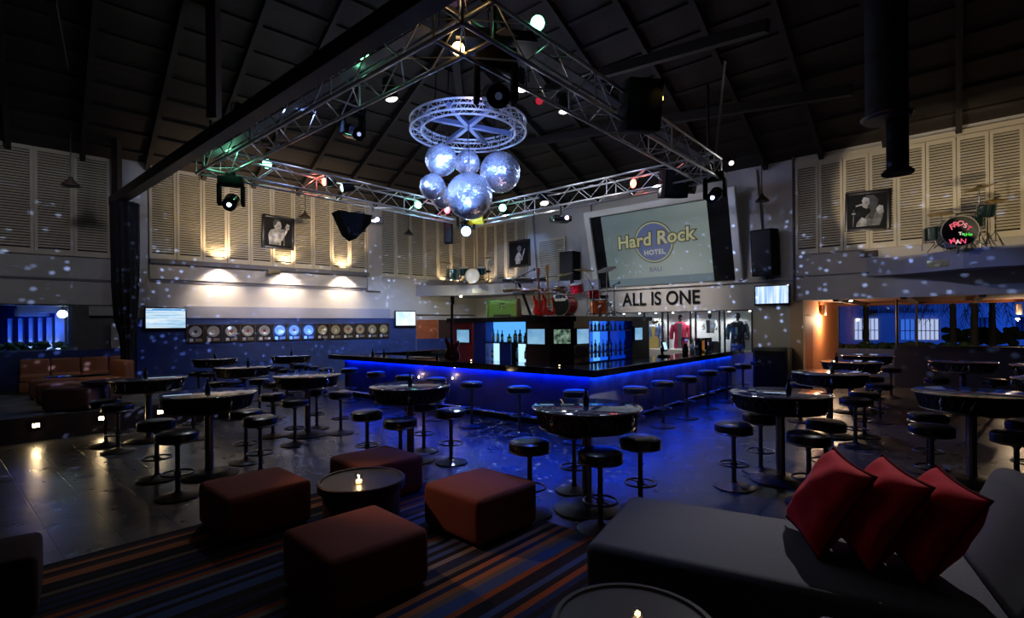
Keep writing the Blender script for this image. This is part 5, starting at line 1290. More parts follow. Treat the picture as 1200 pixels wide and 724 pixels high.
cymbal('pale tilted cymbal on a tall straight stand at the right end of the red kit', on_block(711.5, 12.4), 1.13, .24, (-.32,-.3,1), mat=M('pale_cymbal',(.8,.72,.62),.3,metal=.8))
def drum_throne(label, loc, col=black):
    t = thing('drum_stool', label, 'stool', loc)
    g = G(); g.lathe([(.15,.48),(.17,.50),(.16,.56),(.001,.57)], 24); g.build('seat', col, t); g = G(); g.cyl((0,0,.1),(0,0,.49),.015,seg=8); g.build('pole', chrome, t)
    for k in range(3):
        a = 2*PI*k/3; g = G(); g.tube([(0,0,.3),(.2*math.cos(a),.2*math.sin(a),0)], .009, 6); g.build('leg', chrome, t)
    return t
drum_throne('black drum stool behind the red kit, under the pale cymbal', on_block(706, 13.5))
def mic_stand(label, loc, h, boom, name='microphone_stand', mic=True):
    t = thing(name, label, 'microphone stand', loc); g = G(); g.cyl((0,0,.03),(0,0,h),.011,seg=8); g.build('pole', black, t)
    g = G(); g.cyl((-boom[0]*.45,-boom[1]*.45,h-boom[2]*.45),(boom[0],boom[1],h+boom[2]),.009,seg=8); g.build('boom_arm', black, t)
    g = G(); g.sph((boom[0],boom[1],h+boom[2]),.03,(1,1,1.3),12,8); g.build('microphone', M('mic_grille',(.2,.2,.22),.4,metal=.7), t)
    for k in range(3):
        a = 2*PI*k/3+.2; g = G(); g.tube([(0,0,.12),(.28*math.cos(a),.28*math.sin(a),0)], .009, 6); g.build('leg', black, t)
    return t
mic_stand('black microphone stand with a long boom over the keyboards', on_block(605, 12.6), .95, (.45,0,.22))
mic_stand('short microphone stand in front of the stage wall at the right of the red kit', on_block(720, 12.3), .75, (.12,0,.05))
mic_stand('short microphone stand with a brown base at the right end of the cabinet top', on_block(711, 12.9), .40, (.10,0,-.1))
# green combo amplifier
p = on_block(593, 12.0); p = at_depth(592, 370, 12.0); p.z = ztop
t = thing('green_amplifier', 'rounded lime green amplifier with wooden sides on the cabinet top', 'amplifier', p, AR*.35)
pr_ = [(-.42,0)]; 
g = G(); prof = [(-.17,0),(-.17,.30),(-.14,.37),(-.06,.41),(.10,.41),(.18,.36),(.24,.2),(.26,0)]
f0 = 0; a_ = [g.bm.verts.new((-.36,y,z)) for y,z in prof]; b_ = [g.bm.verts.new((.30,y,z)) for y,z in prof]
for k in range(len(prof)): g.bm.faces.new((a_[k],a_[(k+1)%len(prof)],b_[(k+1)%len(prof)],b_[k]))
g.bm.faces.new(a_); g.bm.faces.new(list(reversed(b_))); g._end(0)
o = g.build('amplifier_shell', M('lime_green', (.15,.30,.05), .5), t); md = o.modifiers.new('b','BEVEL'); md.width=.02; md.segments=3
for x_ in (-.375, .315):
    g = G(); a_ = [g.bm.verts.new((x_-.018,y,z)) for y,z in [(y*1.05,z*1.04) for y,z in prof]]; b_ = [g.bm.verts.new((x_+.018,y,z)) for y,z in [(y*1.05,z*1.04) for y,z in prof]]
    for k in range(len(prof)): g.bm.faces.new((a_[k],a_[(k+1)%len(prof)],b_[(k+1)%len(prof)],b_[k]))
    g.bm.faces.new(a_); g.bm.faces.new(list(reversed(b_))); g._end(0); g.build('side_panel', M('amp_wood', (.22,.10,.03), .5) if x_ > 0 else M('lime_green_side', (.18,.36,.05), .5), t)
g = G(); g.mi = 0; g.box((-.02,-.176,.25),(.12,.012,.14)); g.build('badge', M('amp_badge',(.02,.04,.02),.4), t)
g = G(); g.prismx([(-.07,.14),(-.05,.14),(-.035,.19),(.03,.19),(.035,.21),(-.03,.21),(-.02,.245),(.055,.25),(.06,.28),(-.06,.28),(-.05,.2)], -.188,-.180); g.build('f_logo', M('amp_logo',(.35,.5,.2),.4), t)
g = G(); g.box((-.02,-.18,.03),(.42,.02,.05)); g.build('slot', black, t)
# keyboards on a stand
p = on_block(620, 12.5)
t = thing('keyboard_stand', 'black two-tier stand holding the keyboards on the cabinet top', 'stand', p, AR*.2)
g = G(); g.tube([(-.28,0,.92),(.05,0,.02)], .035, 8); g.build('slanted_leg', black, t)
g = G(); g.box((.0,0,.025),(.7,.45,.04)); g.build('foot_bar', black, t)
for zz in (.62,.87): g = G(); g.box((-.12,-.05,zz-.03),(.5,.30,.03)); g.build('support_arm', black, t)
for zz, lab, cc in ((.61,'lower keyboard with a brown front on the two-tier stand',(.16,.07,.04)),(.86,'upper black keyboard on the two-tier stand',(.02,.02,.022))):
    k_o = thing('electronic_keyboard', lab, 'keyboard', p+Vector((-.10,-.05,zz)), AR*.2)
    g = G(); g.box((0,0,.035),(1.05,.30,.06),bev=.012); g.build('keyboard_body', M('kb_body',cc,.4), k_o)
    g = G(); g.box((0,-.09,.07),(.95,.12,.012)); g.build('white_keys', M('keys_white',(.6,.6,.58),.3), k_o)
    g = G()
    for k in range(24):
        if k % 7 not in (2,6): g.box((-.45+.04*k,-.06,.08),(.016,.07,.012))
    g.build('black_keys', black, k_o)
# standing speakers on the wall shelf
box_speaker(0,0,0,.60,1.22,.45,'tall black loudspeaker on the ledge left of the projection screen', rz=AR, loc=PR(5.05, 3.85, .30))
box_speaker(0,0,0,.56,1.26,.50,'tall black loudspeaker on the shelf right of the projection screen', rz=AR-.15, rx=.08, loc=PR(11.55, 3.78, .42))
# black cabinet at the wall
t = thing('black_cabinet', 'large black cabinet standing at the wall right of the display case', 'cabinet', PR(11.72, 0, .42), AR)
g = G(); g.box((0,0,.60),(.86,.6,1.20),bev=.015); g.build('carcass', black, t)
g = G(); g.box((0,-.305,.60),(.74,.012,1.04)); g.build('front_grille', blackm, t)
# green kit in the corner
def on_l(px, py, dep=19.4): p = at_depth(px, py, dep); p.z = 3.43; return p
bass_drum('white-fronted bass drum of the small green kit on the corner ledge', on_l(554,335), 0, .27, .38, grsh, M('white_drum_head', (.80,.76,.68), .4), toms=((-.36,.12,.50,.17,.26),(.34,.12,.52,.16,.24)))
floor_tom('dark green floor tom at the left of the corner kit', on_l(530.5,337,18.9), .22, .36, grsh, .14)
cymbal('low cymbal over the green floor tom', on_l(524,336,19.2), .78, .20, (.2,0,1))
cymbal('small high cymbal left of the white-fronted bass drum', on_l(540,334,19.8), 1.0, .13)
cymbal('double-height cymbal at the right of the corner kit', on_l(573,334,19.6), 1.02, .15, (0,0,1), hat=True)
drum_throne('dark drum stool at the right of the corner kit', on_l(570,334,19.9))
# painted kit on the right ledge
def on_r(px, dep=10.9): p = at_depth(px, 292, dep); p.z = 3.43; return p
k3 = bass_drum('black bass drum painted with bright words, on the right wall ledge', on_r(1120), AR*.55, .31, .44, bksh, M('painted_drum_head', (.008,.008,.009), .35), toms=((.55,.10,.78,.15,.24),))
for w_, x_, z_, sz, r_, c_ in (('F',-.135,.42,.17,.35,(1,.15,.2)),('R',-.07,.465,.16,.2,(1,.15,.2)),('O',.01,.485,.14,.0,(1,.2,.25)),('S',.085,.43,.13,-.3,(1,.35,.4)),('T',.14,.37,.13,-.6,(.9,.02,.1)),('T',.0,.27,.09,0,(1,.8,.8)),('o',.045,.265,.08,0,(.3,1,.3)),('tHe',.13,.245,.09,0,(.1,.9,.1)),('M',-.13,.125,.14,.3,(1,.1,.2)),('A',-.04,.10,.13,.1,(1,.6,.6)),('N',.05,.11,.14,-.1,(1,.1,.2))):
    lettering('painted_letter', w_, sz, E('letter_glow', c_, .9), k3, (x_,-.232,z_), (0,-r_,0), extrude=.001, offset=.002)  # painted letters emit, light on them is put into the material
floor_tom('black snare-like drum left of the painted bass drum', on_r(1098,11.2), .23, .28, bksh, .20, 'side_drum')
floor_tom('dark green tom drum on a stand right of the painted bass drum', on_r(1143,11.0), .17, .22, bksh, .45, 'tom_drum')
cymbal('low dark cymbal above the side drum on the right ledge', on_r(1103,11.4), .83, .24, (.05,0,1))
cymbal('tall tilted brass cymbal over the painted kit', on_r(1148,10.9), 1.28, .28, (-.35,-.1,1))
cymbal('brass cymbal on a wide tripod at the right end of the painted kit', on_r(1167,10.8), .98, .18, (.0,0,1), hat=True)
drum_throne('dark drum stool behind the painted kit', on_r(1135,11.15))
# ================================================================== things on the bar
p = at_depth(774, 406, 11.2); p.z = ZC
def on_bar(a, b, z=ZC+.001): return bar_pt(a, b, z)
t = thing('till_terminal', 'till terminal with a small lit screen on the bar beside the cabinet', 'till', on_bar(.55, 3.9), AQ+.2)
g = G(); g.box((0,0,.02),(.28,.24,.04),bev=.01); g.cyl((0,.04,.03),(0,.06,.2),.03,seg=10); g.build('base', black, t)
g = G(); g.box((0,0,.24),(.34,.04,.24),bev=.01,rx=-.25); g.build('casing', black, t)
g = G(); g.box((0,-.024,.245),(.28,.004,.17),rx=-.25); g.build('screen', E('till_screen',(.45,.75,1),1.3), t)
def vase(loc, label, col, s=1.0, fl=(.35,.25,.6)):
    t = thing('flower_vase', label, 'vase', loc); g = G(); g.lathe([(.06*s,0),(.08*s,.03),(.07*s,.16*s),(.045*s,.2*s),(.055*s,.24*s)], 18); g.build('vase_body', col, t)
    rnd = random.Random(5); g = G()
    for k in range(7): g.sph((rnd.uniform(-.07,.07)*s, rnd.uniform(-.06,.06)*s, (.28+rnd.uniform(0,.12))*s), .035*s, (1,1,.7), 8, 6)
    g.build('blossoms', M('blossom', fl, .7), t)
    g = G()
    for k in range(5): g.tube([(0,0,.2*s),(rnd.uniform(-.1,.1)*s,rnd.uniform(-.08,.08)*s,.38*s)], .006, 5)
    g.build('stems', M('stem',(.02,.04,.02),.6), t); return t
vase(on_bar(.62, 5.3), 'dark flower vase with violet blossoms at the far right end of the bar', blackg, 1.0)
vase(on_bar(.62, 5.75), 'white and dark flower vase beside the violet one on the bar', M('white_vase',(.6,.6,.58),.4), .9, (.65,.64,.6))
t = thing('poster_box', 'dark box with an orange label on the right end of the bar', 'box', on_bar(.60, 6.25), AQ); g = G(); g.box((0,0,.18),(.26,.16,.36),bev=.01); g.build('box_body', black, t); g = G(); g.box((0,-.083,.17),(.17,.004,.25)); g.build('orange_label', M('orange_label',(.75,.32,.06),.5,emis=(.8,.3,.05),es=.25), t)
t = thing('till_terminal', 'black flat terminal seen from behind at the right end of the bar', 'till', on_bar(.58, 6.8), AQ); g = G(); g.box((0,0,.2),(.42,.05,.32),bev=.01); g.cyl((0,.02,0),(0,.02,.08),.04,seg=10); g.build('casing', black, t); g = G(); g.box((-.1,-.028,.2),(.04,.004,.09)); g.build('status_light', E('violet_light',(.5,.4,.9),.7), t)
for k, b_ in enumerate((6.0,6.35,6.7)):
    g = G(); g.lathe([(.03,0),(.035,.10),(.03,.10),(.026,.01),(.001,.01)], 16); o = g.build('glass_tumbler', thin, None, on_bar(.25, b_)); tag(o, 'small glass on the far right end of the bar, %s of three' % ['nearest','middle','farthest'][k], 'glass', 'glasses on the far right of the bar')
for k, (a_, b_, h) in enumerate(((6.9,.35,.2),(6.4,.35,.22),(5.5,.4,.17),(4.6,.55,.16))):
    o = dup(pr, on_bar(a_, b_), 0, 'small dark bottle on the left side of the bar, %s from its far end' % ordinal(k), 'little bottles on the bar')
for k, (a_, b_) in enumerate(((3.2,.28),(.9,.25))): 
    t = thing('tealight_glass', 'tiny lit tealight on the left side of the bar top, %s' % ['beyond the bass guitar','near the bar corner'][k], 'candle', on_bar(a_, b_)); g = G(); g.lathe([(.025,0),(.03,.04),(.026,.04),(.022,.006),(.001,.006)], 16); g.build('glass_cup', thin, t); g = G(); g.sph((0,0,.025),.011); g.build('flame', E('tea_flame',(1,.6,.25),10), t)
# folded napkin board left of guitar
t = thing('serving_tray', 'flat pale wooden tray lying on the bar beside the bass guitar', 'tray', on_bar(5.0,.42), AR); g = G(); g.box((0,0,.01),(.7,.28,.02),bev=.005); g.build('tray_board', M('tray_wood',(.40,.25,.14),.4), t)
# small guitars lights on bar front (tealight sconces)
for px, py in ((491.5,441.5),(531,442.5)):
    u, z = on_plane(px, py, BC + dQ*ins, AR, .03); p = at_plane(BC + dQ*ins, AR, u, z, .05)
    t = thing('wall_tealight', 'small warm lamp on the blue bar front, %s of two' % ('left' if px < 500 else 'right'), 'lamp', p, AR); g = G(); g.lathe([(.03,-.05),(.045,.03),(.04,.03),(.026,-.045),(.001,-.045)], 16); g.build('glass_cup', thin, t); g = G(); g.sph((0,0,-.005),.018,(1,1,1.5)); g.build('flame', E('bar_flame',(1,.6,.25),14), t); point(p+Vector((0,-.02,.06)), 1.0, (1,.6,.3), .02)
# ================================================================== step lights in the platform riser
for k, px in enumerate((42,119,187)):
    py = 497.5 - (px-42)*.108
    u, z = on_plane(px, py, qa, pang, .0); p = at_plane(qa, pang, u, .27, .03)
    t = thing('step_light', 'bright warm step light in the platform riser, %s of three' % ['leftmost','middle','rightmost'][k], 'step light', p, pang)
    g = G(); g.box((0,0,0),(.12,.03,.09),bev=.01); g.build('housing', darkmetal, t); g = G(); g.box((0,-.018,0),(.085,.006,.06)); g.build('lens', E('step_lamp',(1,.72,.35),40), t)
    l = spot(p+Vector(nrm(pang))*.05, p+Vector(nrm(pang))*1.0+Vector((0,0,-.35)), 4, (1,.72,.40), 150, .8, .03)
# ================================================================== wall sconces and downlight in the annex
for px, py, lab, P0, ang in ((964,363,'warm metal wall sconce on the orange wall left of the blue window', Vector((O.x,O.y,0)), AQ),(1194,362,'warm metal wall sconce on the orange wall right of the blue window', Vector((O2.x,O2.y,0)), AR)):
    u, z = on_plane(px, py, P0, ang, .08); p = at_plane(P0, ang, u, z, .10)
    t = thing('wall_sconce', lab, 'wall lamp', p, ang); g = G(); g.lathe([(.075,-.16),(.08,-.14),(.08,.14),(.06,.15)], 20); g.build('shade', M('sconce_metal',(.75,.62,.5),.3,metal=.8), t)
    g = G(); g.lathe([(.001,-.12),(.06,-.12),(.06,-.11),(.001,-.11)], 16); g.build('bulb', E('sconce_bulb',(1,.7,.4),12), t); g = G(); g.box((0,.06,0),(.06,.08,.10)); g.build('wall_mount', darkmetal, t)
    point(p+Vector((0,0,-.30))+nrm(ang)*.12, 120 if px < 1000 else 60, (1,.72,.45), .05)
p = at_depth(997, 353, 13.6); t = thing('downlight', 'bright little ceiling downlight at the edge of the opening', 'ceiling light', (p.x,p.y,2.44)); g = G(); g.cyl((0,0,0),(0,0,.03),.06,seg=20); g.build('rim', darkmetal, t); g = G(); g.sph((0,0,-.005),.04,(1,1,.5)); g.build('bulb', E('down_bulb',(1,.95,.8),30), t)
spot((p.x,p.y,2.38),(p.x,p.y,0),25,(1,.85,.65),110,.6,.04)
p = at_depth(540, 345, 18.8); t = thing('downlight', 'warm lamp under the corner ledge below the green drum kit', 'ceiling light', (p.x,p.y,2.98)); g = G(); g.cyl((0,0,-.02),(0,0,.04),.05,seg=16); g.build('rim', darkmetal, t); g = G(); g.sph((0,0,-.03),.05); g.build('bulb', E('ledge_bulb',(1,.95,.65),25), t)
point((p.x,p.y-.15,2.85), 30, (1,.93,.62), .06)
# ================================================================== outside, seen through the glass
def outbox(name, label, cat, loc, rz, parts, group=None):
    t = thing(name, label, cat, loc, rz, group)
    for nm, c, s_, m in parts:
        g = G(); g.box(c, s_); g.build(nm, m, t)
    return t
wallw = M('white_render', (.55,.56,.6), .8, noise=.06)
# left garden columns
for k, (px, w) in enumerate(((12,.08),(25,.10),(37,.09),(48,.09),(59,.12))):
    p = at_depth(px, 400, 15.2-.25*k); t = thing('garden_column', 'white garden column lit blue from its foot, %s from the left outside the window' % ordinal(k), 'column', (p.x,p.y,0), .4, 'lit garden columns')
    g = G(); g.box((0,0,1.1),(w,w,2.2)); g.build('shaft', wallw, t)
    g = G(); g.cyl((.0,-.35,1.22),(.0,-.42,1.29),.06,seg=12); g.build('uplight', darkmetal, t)
    spot((p.x+.18, p.y-.40, 1.15), (p.x+.02, p.y, 2.6), 300, (.01,.10,1), 60, .6, .04); point((p.x+.02,p.y-.14,1.40), .8, (.5,.72,1), .03); point((p.x+.03,p.y-.32,1.85), 3.5, (.01,.10,1), .04)  # mid-height blue point added to strengthen the blue on the shaft
p = at_depth(72, 400, 13.9); t = thing('garden_column', 'broad bright garden column with a round lamp above, outside the left window', 'column', (p.x,p.y,0), .4, 'lit garden columns')
g = G(); g.box((0,0,1.3),(.20,.20,2.1)); g.build('shaft', wallw, t); spot((p.x+.0, p.y-.40, 1.1), (p.x, p.y, 2.6), 420, (.015,.12,1), 70, .6, .04); point((p.x,p.y-.20,1.40), 2.2, (.6,.8,1), .03); point((p.x+.03,p.y-.34,1.9), 6, (.01,.10,1), .04)  # upper blue point is an added helper for the shaft
p = at_depth(73, 368, 13.2); t = thing('globe_lamp', 'round bluish-white lamp shining outside the left window', 'lamp', p); g = G(); g.sph((0,0,0),.10); g.build('globe', E('globe',(.7,.9,1),14), t); g = G(); g.cyl((0,0,.08),(0,0,.5),.015,seg=8); g.build('drop_rod', black, t)
g = G(); rnd = random.Random(11)
leaf = M('hedge_leaf', (.05,.09,.035), .8, noise=.6, nscale=10)
for k in range(420):
    x_ = rnd.uniform(-1.9,1.6); y_ = rnd.uniform(-.3,.3); z_ = rnd.uniform(.0,.50); g.sph((x_,y_,z_), rnd.uniform(.05,.11), (1,1,.7), 6, 4)
p = at_depth(40, 412, 13.2); o = g.build('clipped_hedge', leaf, None, tuple(PL(-14.3,1.02,-1.0)), AL); tag(o, 'low clipped hedge in front of the lit garden columns', 'hedge')
g = G(); g.box((0,0,2.3),(16,.1,4.6)); o = g.build('garden_wall', M('blue_garden_wall',(.02,.04,.22),.8,noise=.3), None, tuple(at_depth(20,400,17.5).xy)+(0,), .15); tag(o, 'dark blue garden wall behind the lit columns', 'wall')
p = at_depth(40, 370, 15.5); spot((p.x,p.y,4.5),(p.x+.5,p.y+2,1.5), 260, (.04,.16,1), 120, .8, .1)
for px, py, w in ((38,366,.55),(53,362,1.0)):
    p = at_depth(px, py, 14.0); g = G(); g.box((0,0,0),(w,.5,.22)); o = g.build('garden_awning', wallw, None, p, .3); tag(o, ('small' if w < .8 else 'wide')+' blue-lit awning box above the garden columns', 'awning')
# right building
p = at_depth(1085, 380, 45.0); rzb = -.32
t = thing('outside_building', 'white building with balconies and doors lit deep blue outside the right window', 'building', (p.x,p.y,0), rzb)
bw = wallw
g = G(); g.box((0,.6,3.2),(34,.4,7.0)); g.build('facade', bw, t)
g = G(); g.box((-1.4,-.2,2.45),(5.2,1.5,.22)); g.build('balcony_slab', bw, t)
g = G()
for k in range(26): g.box((-3.8+.19*k,-.9,3.05),(.06,.04,1.1))
g.box((-1.4,-.9,3.6),(5.0,.06,.08)); g.build('balcony_railing', M('railing_white',(.5,.5,.55),.5), t)
warmw = E('lit_doorway', (.6,.65,.9), .9)
for x_, w_, h_, lit in ((-7.8,1.4,1.7,0),(-4.4,1.9,1.9,1),(.25,1.6,1.8,1),(-1.25,1.1,1.8,2),(4.2,1.5,1.9,0),(7.2,1.4,1.9,0)):
    g = G(); g.box((x_,.36,h_/2+.2),(w_,.04,h_)); g.build('doorway', warmw if lit == 1 else (E('blue_doorway',(.05,.18,.8),.8) if lit == 2 else M('dark_doorway',(.02,.03,.08),.4)), t)
    g = G()
    for q in range(int(w_/.28)+1): g.box((x_-w_/2+q*w_/int(w_/.28),.28,h_/2+.2),(.05,.05,h_))
    g.box((x_,.28,h_*.55),(w_,.05,.06)); g.build('door_bars', M('door_frame_dark',(.015,.02,.04),.5), t)
spot((p.x-4,p.y-8,.6), (p.x-1,p.y,2.5), 700, (.02,.14,1), 110, .7, .2); spot((p.x+5,p.y-7,.6), (p.x+3,p.y,2.5), 800, (.02,.14,1), 110, .7, .2)
palmm = M('palm_leaf', (.03,.05,.03), .6)
def palm(px, dep, h, label, s=1.0, seed=1, lean=0):
    q = at_depth(px, 400, dep); t = thing('palm_tree', label, 'palm', (q.x,q.y,0)); rnd = random.Random(seed)
    g = G(); g.tube([(lean*z/4,0,z) for z in [h*k/14 for k in range(15)]], [.13-.004*k+(.012 if k%2 else 0) for k in range(15)], 12); g.build('trunk', M('palm_trunk',(.10,.08,.06),.9,noise=.4,nscale=20), t)
    g = G()
    for k in range(13):
        a = 2*PI*k/13+rnd.uniform(-.2,.2); L_ = rnd.uniform(.9,1.4)*s; up = rnd.uniform(-.1,.6); top = Vector((lean*h/4,0,h))
        sp_ = [top + Vector((math.cos(a)*L_*q_, math.sin(a)*L_*q_, up*q_*1.2 - 1.5*s*q_*q_)) for q_ in [i/7 for i in range(8)]]
        g.tube(sp_, .012, 4); side = Vector((-math.sin(a), math.cos(a), 0))
        for i in range(1,8):
            for sd in (-1,1):
                b0 = sp_[i]; tip = b0 + side*sd*.30*s*(1-.06*i) + Vector((math.cos(a)*.15, math.sin(a)*.15, -.32*s)); d_ = (sp_[i]-sp_[i-1]).normalized()*.03
                g.quad([b0-d_, b0+d_, tip+d_*.3, tip-d_*.3])
    g.build('fronds', palmm, t); return t
palm(1117, 20.5, 3.6, 'palm with drooping fronds outside the right window, leftmost', 1.1, 2)
palm(1142, 19.5, 3.9, 'thick-trunked palm in the middle of the right window', .6, 3)
palm(1163, 20.0, 3.3, 'palm with long fronds near the right end of the window', 1.1, 4)
palm(1015, 22.0, 3.8, 'slim dark tree trunk at the left of the right window', .8, 6)
g = G(); rnd = random.Random(4)
for k in range(420): g.sph((rnd.uniform(-3.2,3.2), rnd.uniform(-.4,.4), rnd.uniform(.4,1.0)), rnd.uniform(.10,.2), (1,1,.8), 6, 4)
p = at_depth(1015, 398, 19.5); o = g.build('garden_bush', leaf, None, (p.x,p.y,0), -.3); tag(o, 'dark bushes under the window in front of the blue building', 'bush')
g = G()
for k in range(110): g.sph((rnd.uniform(-1.3,1.3), rnd.uniform(-.3,.3), rnd.uniform(.9,1.5)), rnd.uniform(.10,.2), (1,1,.8), 6, 4)
p = at_depth(1148, 398, 22.5); o = g.build('garden_bush', leaf, None, (p.x,p.y,0), -.3); tag(o, 'dark round bushes between the palms in the right window', 'bush')
# ================================================================== light
W = bpy.data.worlds.new('night'); bpy.context.scene.world = W; W.use_nodes = True
W.node_tree.nodes['Background'].inputs[0].default_value = (.10,.12,.22,1); W.node_tree.nodes['Background'].inputs[1].default_value = .022
# lamp added under the balls, its dots stand in for mirror reflections
def dots(loc, power, col, keep, scale=30):
    l = bpy.data.lights.new('added_sparkle','POINT'); l.energy = power; l.color = col; l.shadow_soft_size = .01; l.use_nodes = True
    nt = l.node_tree; em = nt.nodes['Emission']; tc = nt.nodes.new('ShaderNodeTexCoord'); v = nt.nodes.new('ShaderNodeTexVoronoi'); v.inputs['Scale'].default_value = scale
    nt.links.new(tc.outputs['Normal'], v.inputs['Vector'])
    mr = nt.nodes.new('ShaderNodeMapRange'); mr.inputs[1].default_value=.32; mr.inputs[2].default_value=.10; mr.inputs[3].default_value=0; mr.inputs[4].default_value=1; nt.links.new(v.outputs['Distance'], mr.inputs[0])
    sp = nt.nodes.new('ShaderNodeSeparateXYZ'); nt.links.new(v.outputs['Color'], sp.inputs[0]); gt = nt.nodes.new('ShaderNodeMapRange'); gt.inputs[1].default_value=1-keep; gt.inputs[2].default_value=1; nt.links.new(sp.outputs[0], gt.inputs[0])
    ml = nt.nodes.new('ShaderNodeMath'); ml.operation='MULTIPLY'; nt.links.new(mr.outputs[0], ml.inputs[0]); nt.links.new(gt.outputs[0], ml.inputs[1])
    # fewer dots towards the roof
    s2 = nt.nodes.new('ShaderNodeSeparateXYZ'); nt.links.new(tc.outputs['Normal'], s2.inputs[0]); up = nt.nodes.new('ShaderNodeMapRange'); up.inputs[1].default_value=.22; up.inputs[2].default_value=.05; up.inputs[3].default_value=0; up.inputs[4].default_value=1; nt.links.new(s2.outputs[2], up.inputs[0])
    m2 = nt.nodes.new('ShaderNodeMath'); m2.operation='MULTIPLY'; nt.links.new(ml.outputs[0], m2.inputs[0]); nt.links.new(up.outputs[0], m2.inputs[1])
    # dots masked out towards the lounge seats and the cabinet
    ly_ = nt.nodes.new('ShaderNodeMath'); ly_.operation='LESS_THAN'; ly_.inputs[1].default_value=-.45; nt.links.new(s2.outputs[1], ly_.inputs[0])
    gz_ = nt.nodes.new('ShaderNodeMath'); gz_.operation='GREATER_THAN'; gz_.inputs[1].default_value=-.64; nt.links.new(s2.outputs[2], gz_.inputs[0])
    an_ = nt.nodes.new('ShaderNodeMath'); an_.operation='MULTIPLY'; nt.links.new(ly_.outputs[0], an_.inputs[0]); nt.links.new(gz_.outputs[0], an_.inputs[1])
    gy_ = nt.nodes.new('ShaderNodeMath'); gy_.operation='GREATER_THAN'; gy_.inputs[1].default_value=.12; nt.links.new(s2.outputs[1], gy_.inputs[0])
    lz_ = nt.nodes.new('ShaderNodeMath'); lz_.operation='LESS_THAN'; lz_.inputs[1].default_value=-.36; nt.links.new(s2.outputs[2], lz_.inputs[0])
    a2_ = nt.nodes.new('ShaderNodeMath'); a2_.operation='MULTIPLY'; nt.links.new(gy_.outputs[0], a2_.inputs[0]); nt.links.new(lz_.outputs[0], a2_.inputs[1])
    a3_ = nt.nodes.new('ShaderNodeMath'); a3_.operation='ADD'; nt.links.new(an_.outputs[0], a3_.inputs[0]); nt.links.new(a2_.outputs[0], a3_.inputs[1]); an_ = a3_
    nt_ = nt.nodes.new('ShaderNodeMath'); nt_.operation='SUBTRACT'; nt_.inputs[0].default_value=1; nt.links.new(an_.outputs[0], nt_.inputs[1])
    m3 = nt.nodes.new('ShaderNodeMath'); m3.operation='MULTIPLY'; nt.links.new(m2.outputs[0], m3.inputs[0]); nt.links.new(nt_.outputs[0], m3.inputs[1]); nt.links.new(m3.outputs[0], em.inputs['Strength'])
    o = bpy.data.objects.new('added_sparkle', l); COL.objects.link(o); o.location = loc; return o
bb = at_depth(550, 230, 9.9)
dots(bb+Vector((0,0,-.75)), 7600, (.34,.48,1), .95, 50)
# blue-white spots added around the balls to put highlights on them
for (x_, y_, z_), pw_ in (((-3.6,8.0,5.3),420),((1.8,8.4,5.3),380),((-1.0,6.6,5.2),480),((-4.8,12.6,5.4),300),((2.4,12.8,5.4),260),((-.9,8.2,3.2),240),((-2.6,7.0,4.2),240),((1.0,7.2,4.4),240)):
    spot((x_,y_,z_), (rc_.x, rc_.y-.4, rc_.z-.9), pw_*1.5, (.24,.40,1), 30, .5, .05)
spot((-1.0,6.6,5.2), (rc_.x, rc_.y, rc_.z-.05), 420, (.25,.38,1), 26, .5, .06)
spot((-1.4,9.0,4.0), (rc_.x, rc_.y, rc_.z), 160, (.3,.42,1), 60, .5, .06)
# blue wash on the floor in front of the bar
spot((.6,7.0,5.0), (.9,6.9,0), 760, (.02,.09,1), 66, .8, .1)
spot((2.6,8.6,5.0), (2.9,7.8,0), 620, (.02,.09,1), 60, .8, .1)
spot((-1.6,7.6,5.0), (-1.4,8.0,0), 300, (.03,.11,1), 60, .8, .1)
spot((4.6,9.6,5.0), (6.2,8.9,0), 240, (.02,.10,1), 30, .5, .1)
# neutral dim fill spots added over the floor
spot((-4.4,9.2,5.0), (-4.4,7.9,0), 130, (.85,.88,1), 95, .9, .15)
spot((4.2,10.8,5.0), (4.8,7.6,0), 150, (1,.9,.78), 70, .9, .15)
spot((1.2,7.3,5.0), (2.2,9.6,.6), 160, (.9,.92,1), 30, .8, .06)
spot((4.3,7.0,4.8), (1.9,8.9,.55), 420, (.92,.94,1), 17, .8, .06)
# blue light on the navy wall
spot(tuple(PL(-5.2,5.0,3.6)), tuple(PL(-3.9,1.0,0)), 620, (.40,.55,1), 60, .9, .1)
spot(tuple(PL(-9.2,5.0,3.6)), tuple(PL(-9.0,1.2,0)), 90, (.2,.3,1), 80, .8, .1)
for px_ in (328, 344.7, 361.7):
    u_ = on_plane(px_, 389, CORNER, AL, .10)[0]; spot(tuple(PL(u_,4.6,4)), tuple(PL(u_,1.72,.09)), 7000, (.015,.18,1), 5.6, .15, .02)
spot(tuple(PL(-7.4,4.9,4)), tuple(PL(-7.4,1.7,0)), 240, (1,.9,.8), 62, .8, .1)
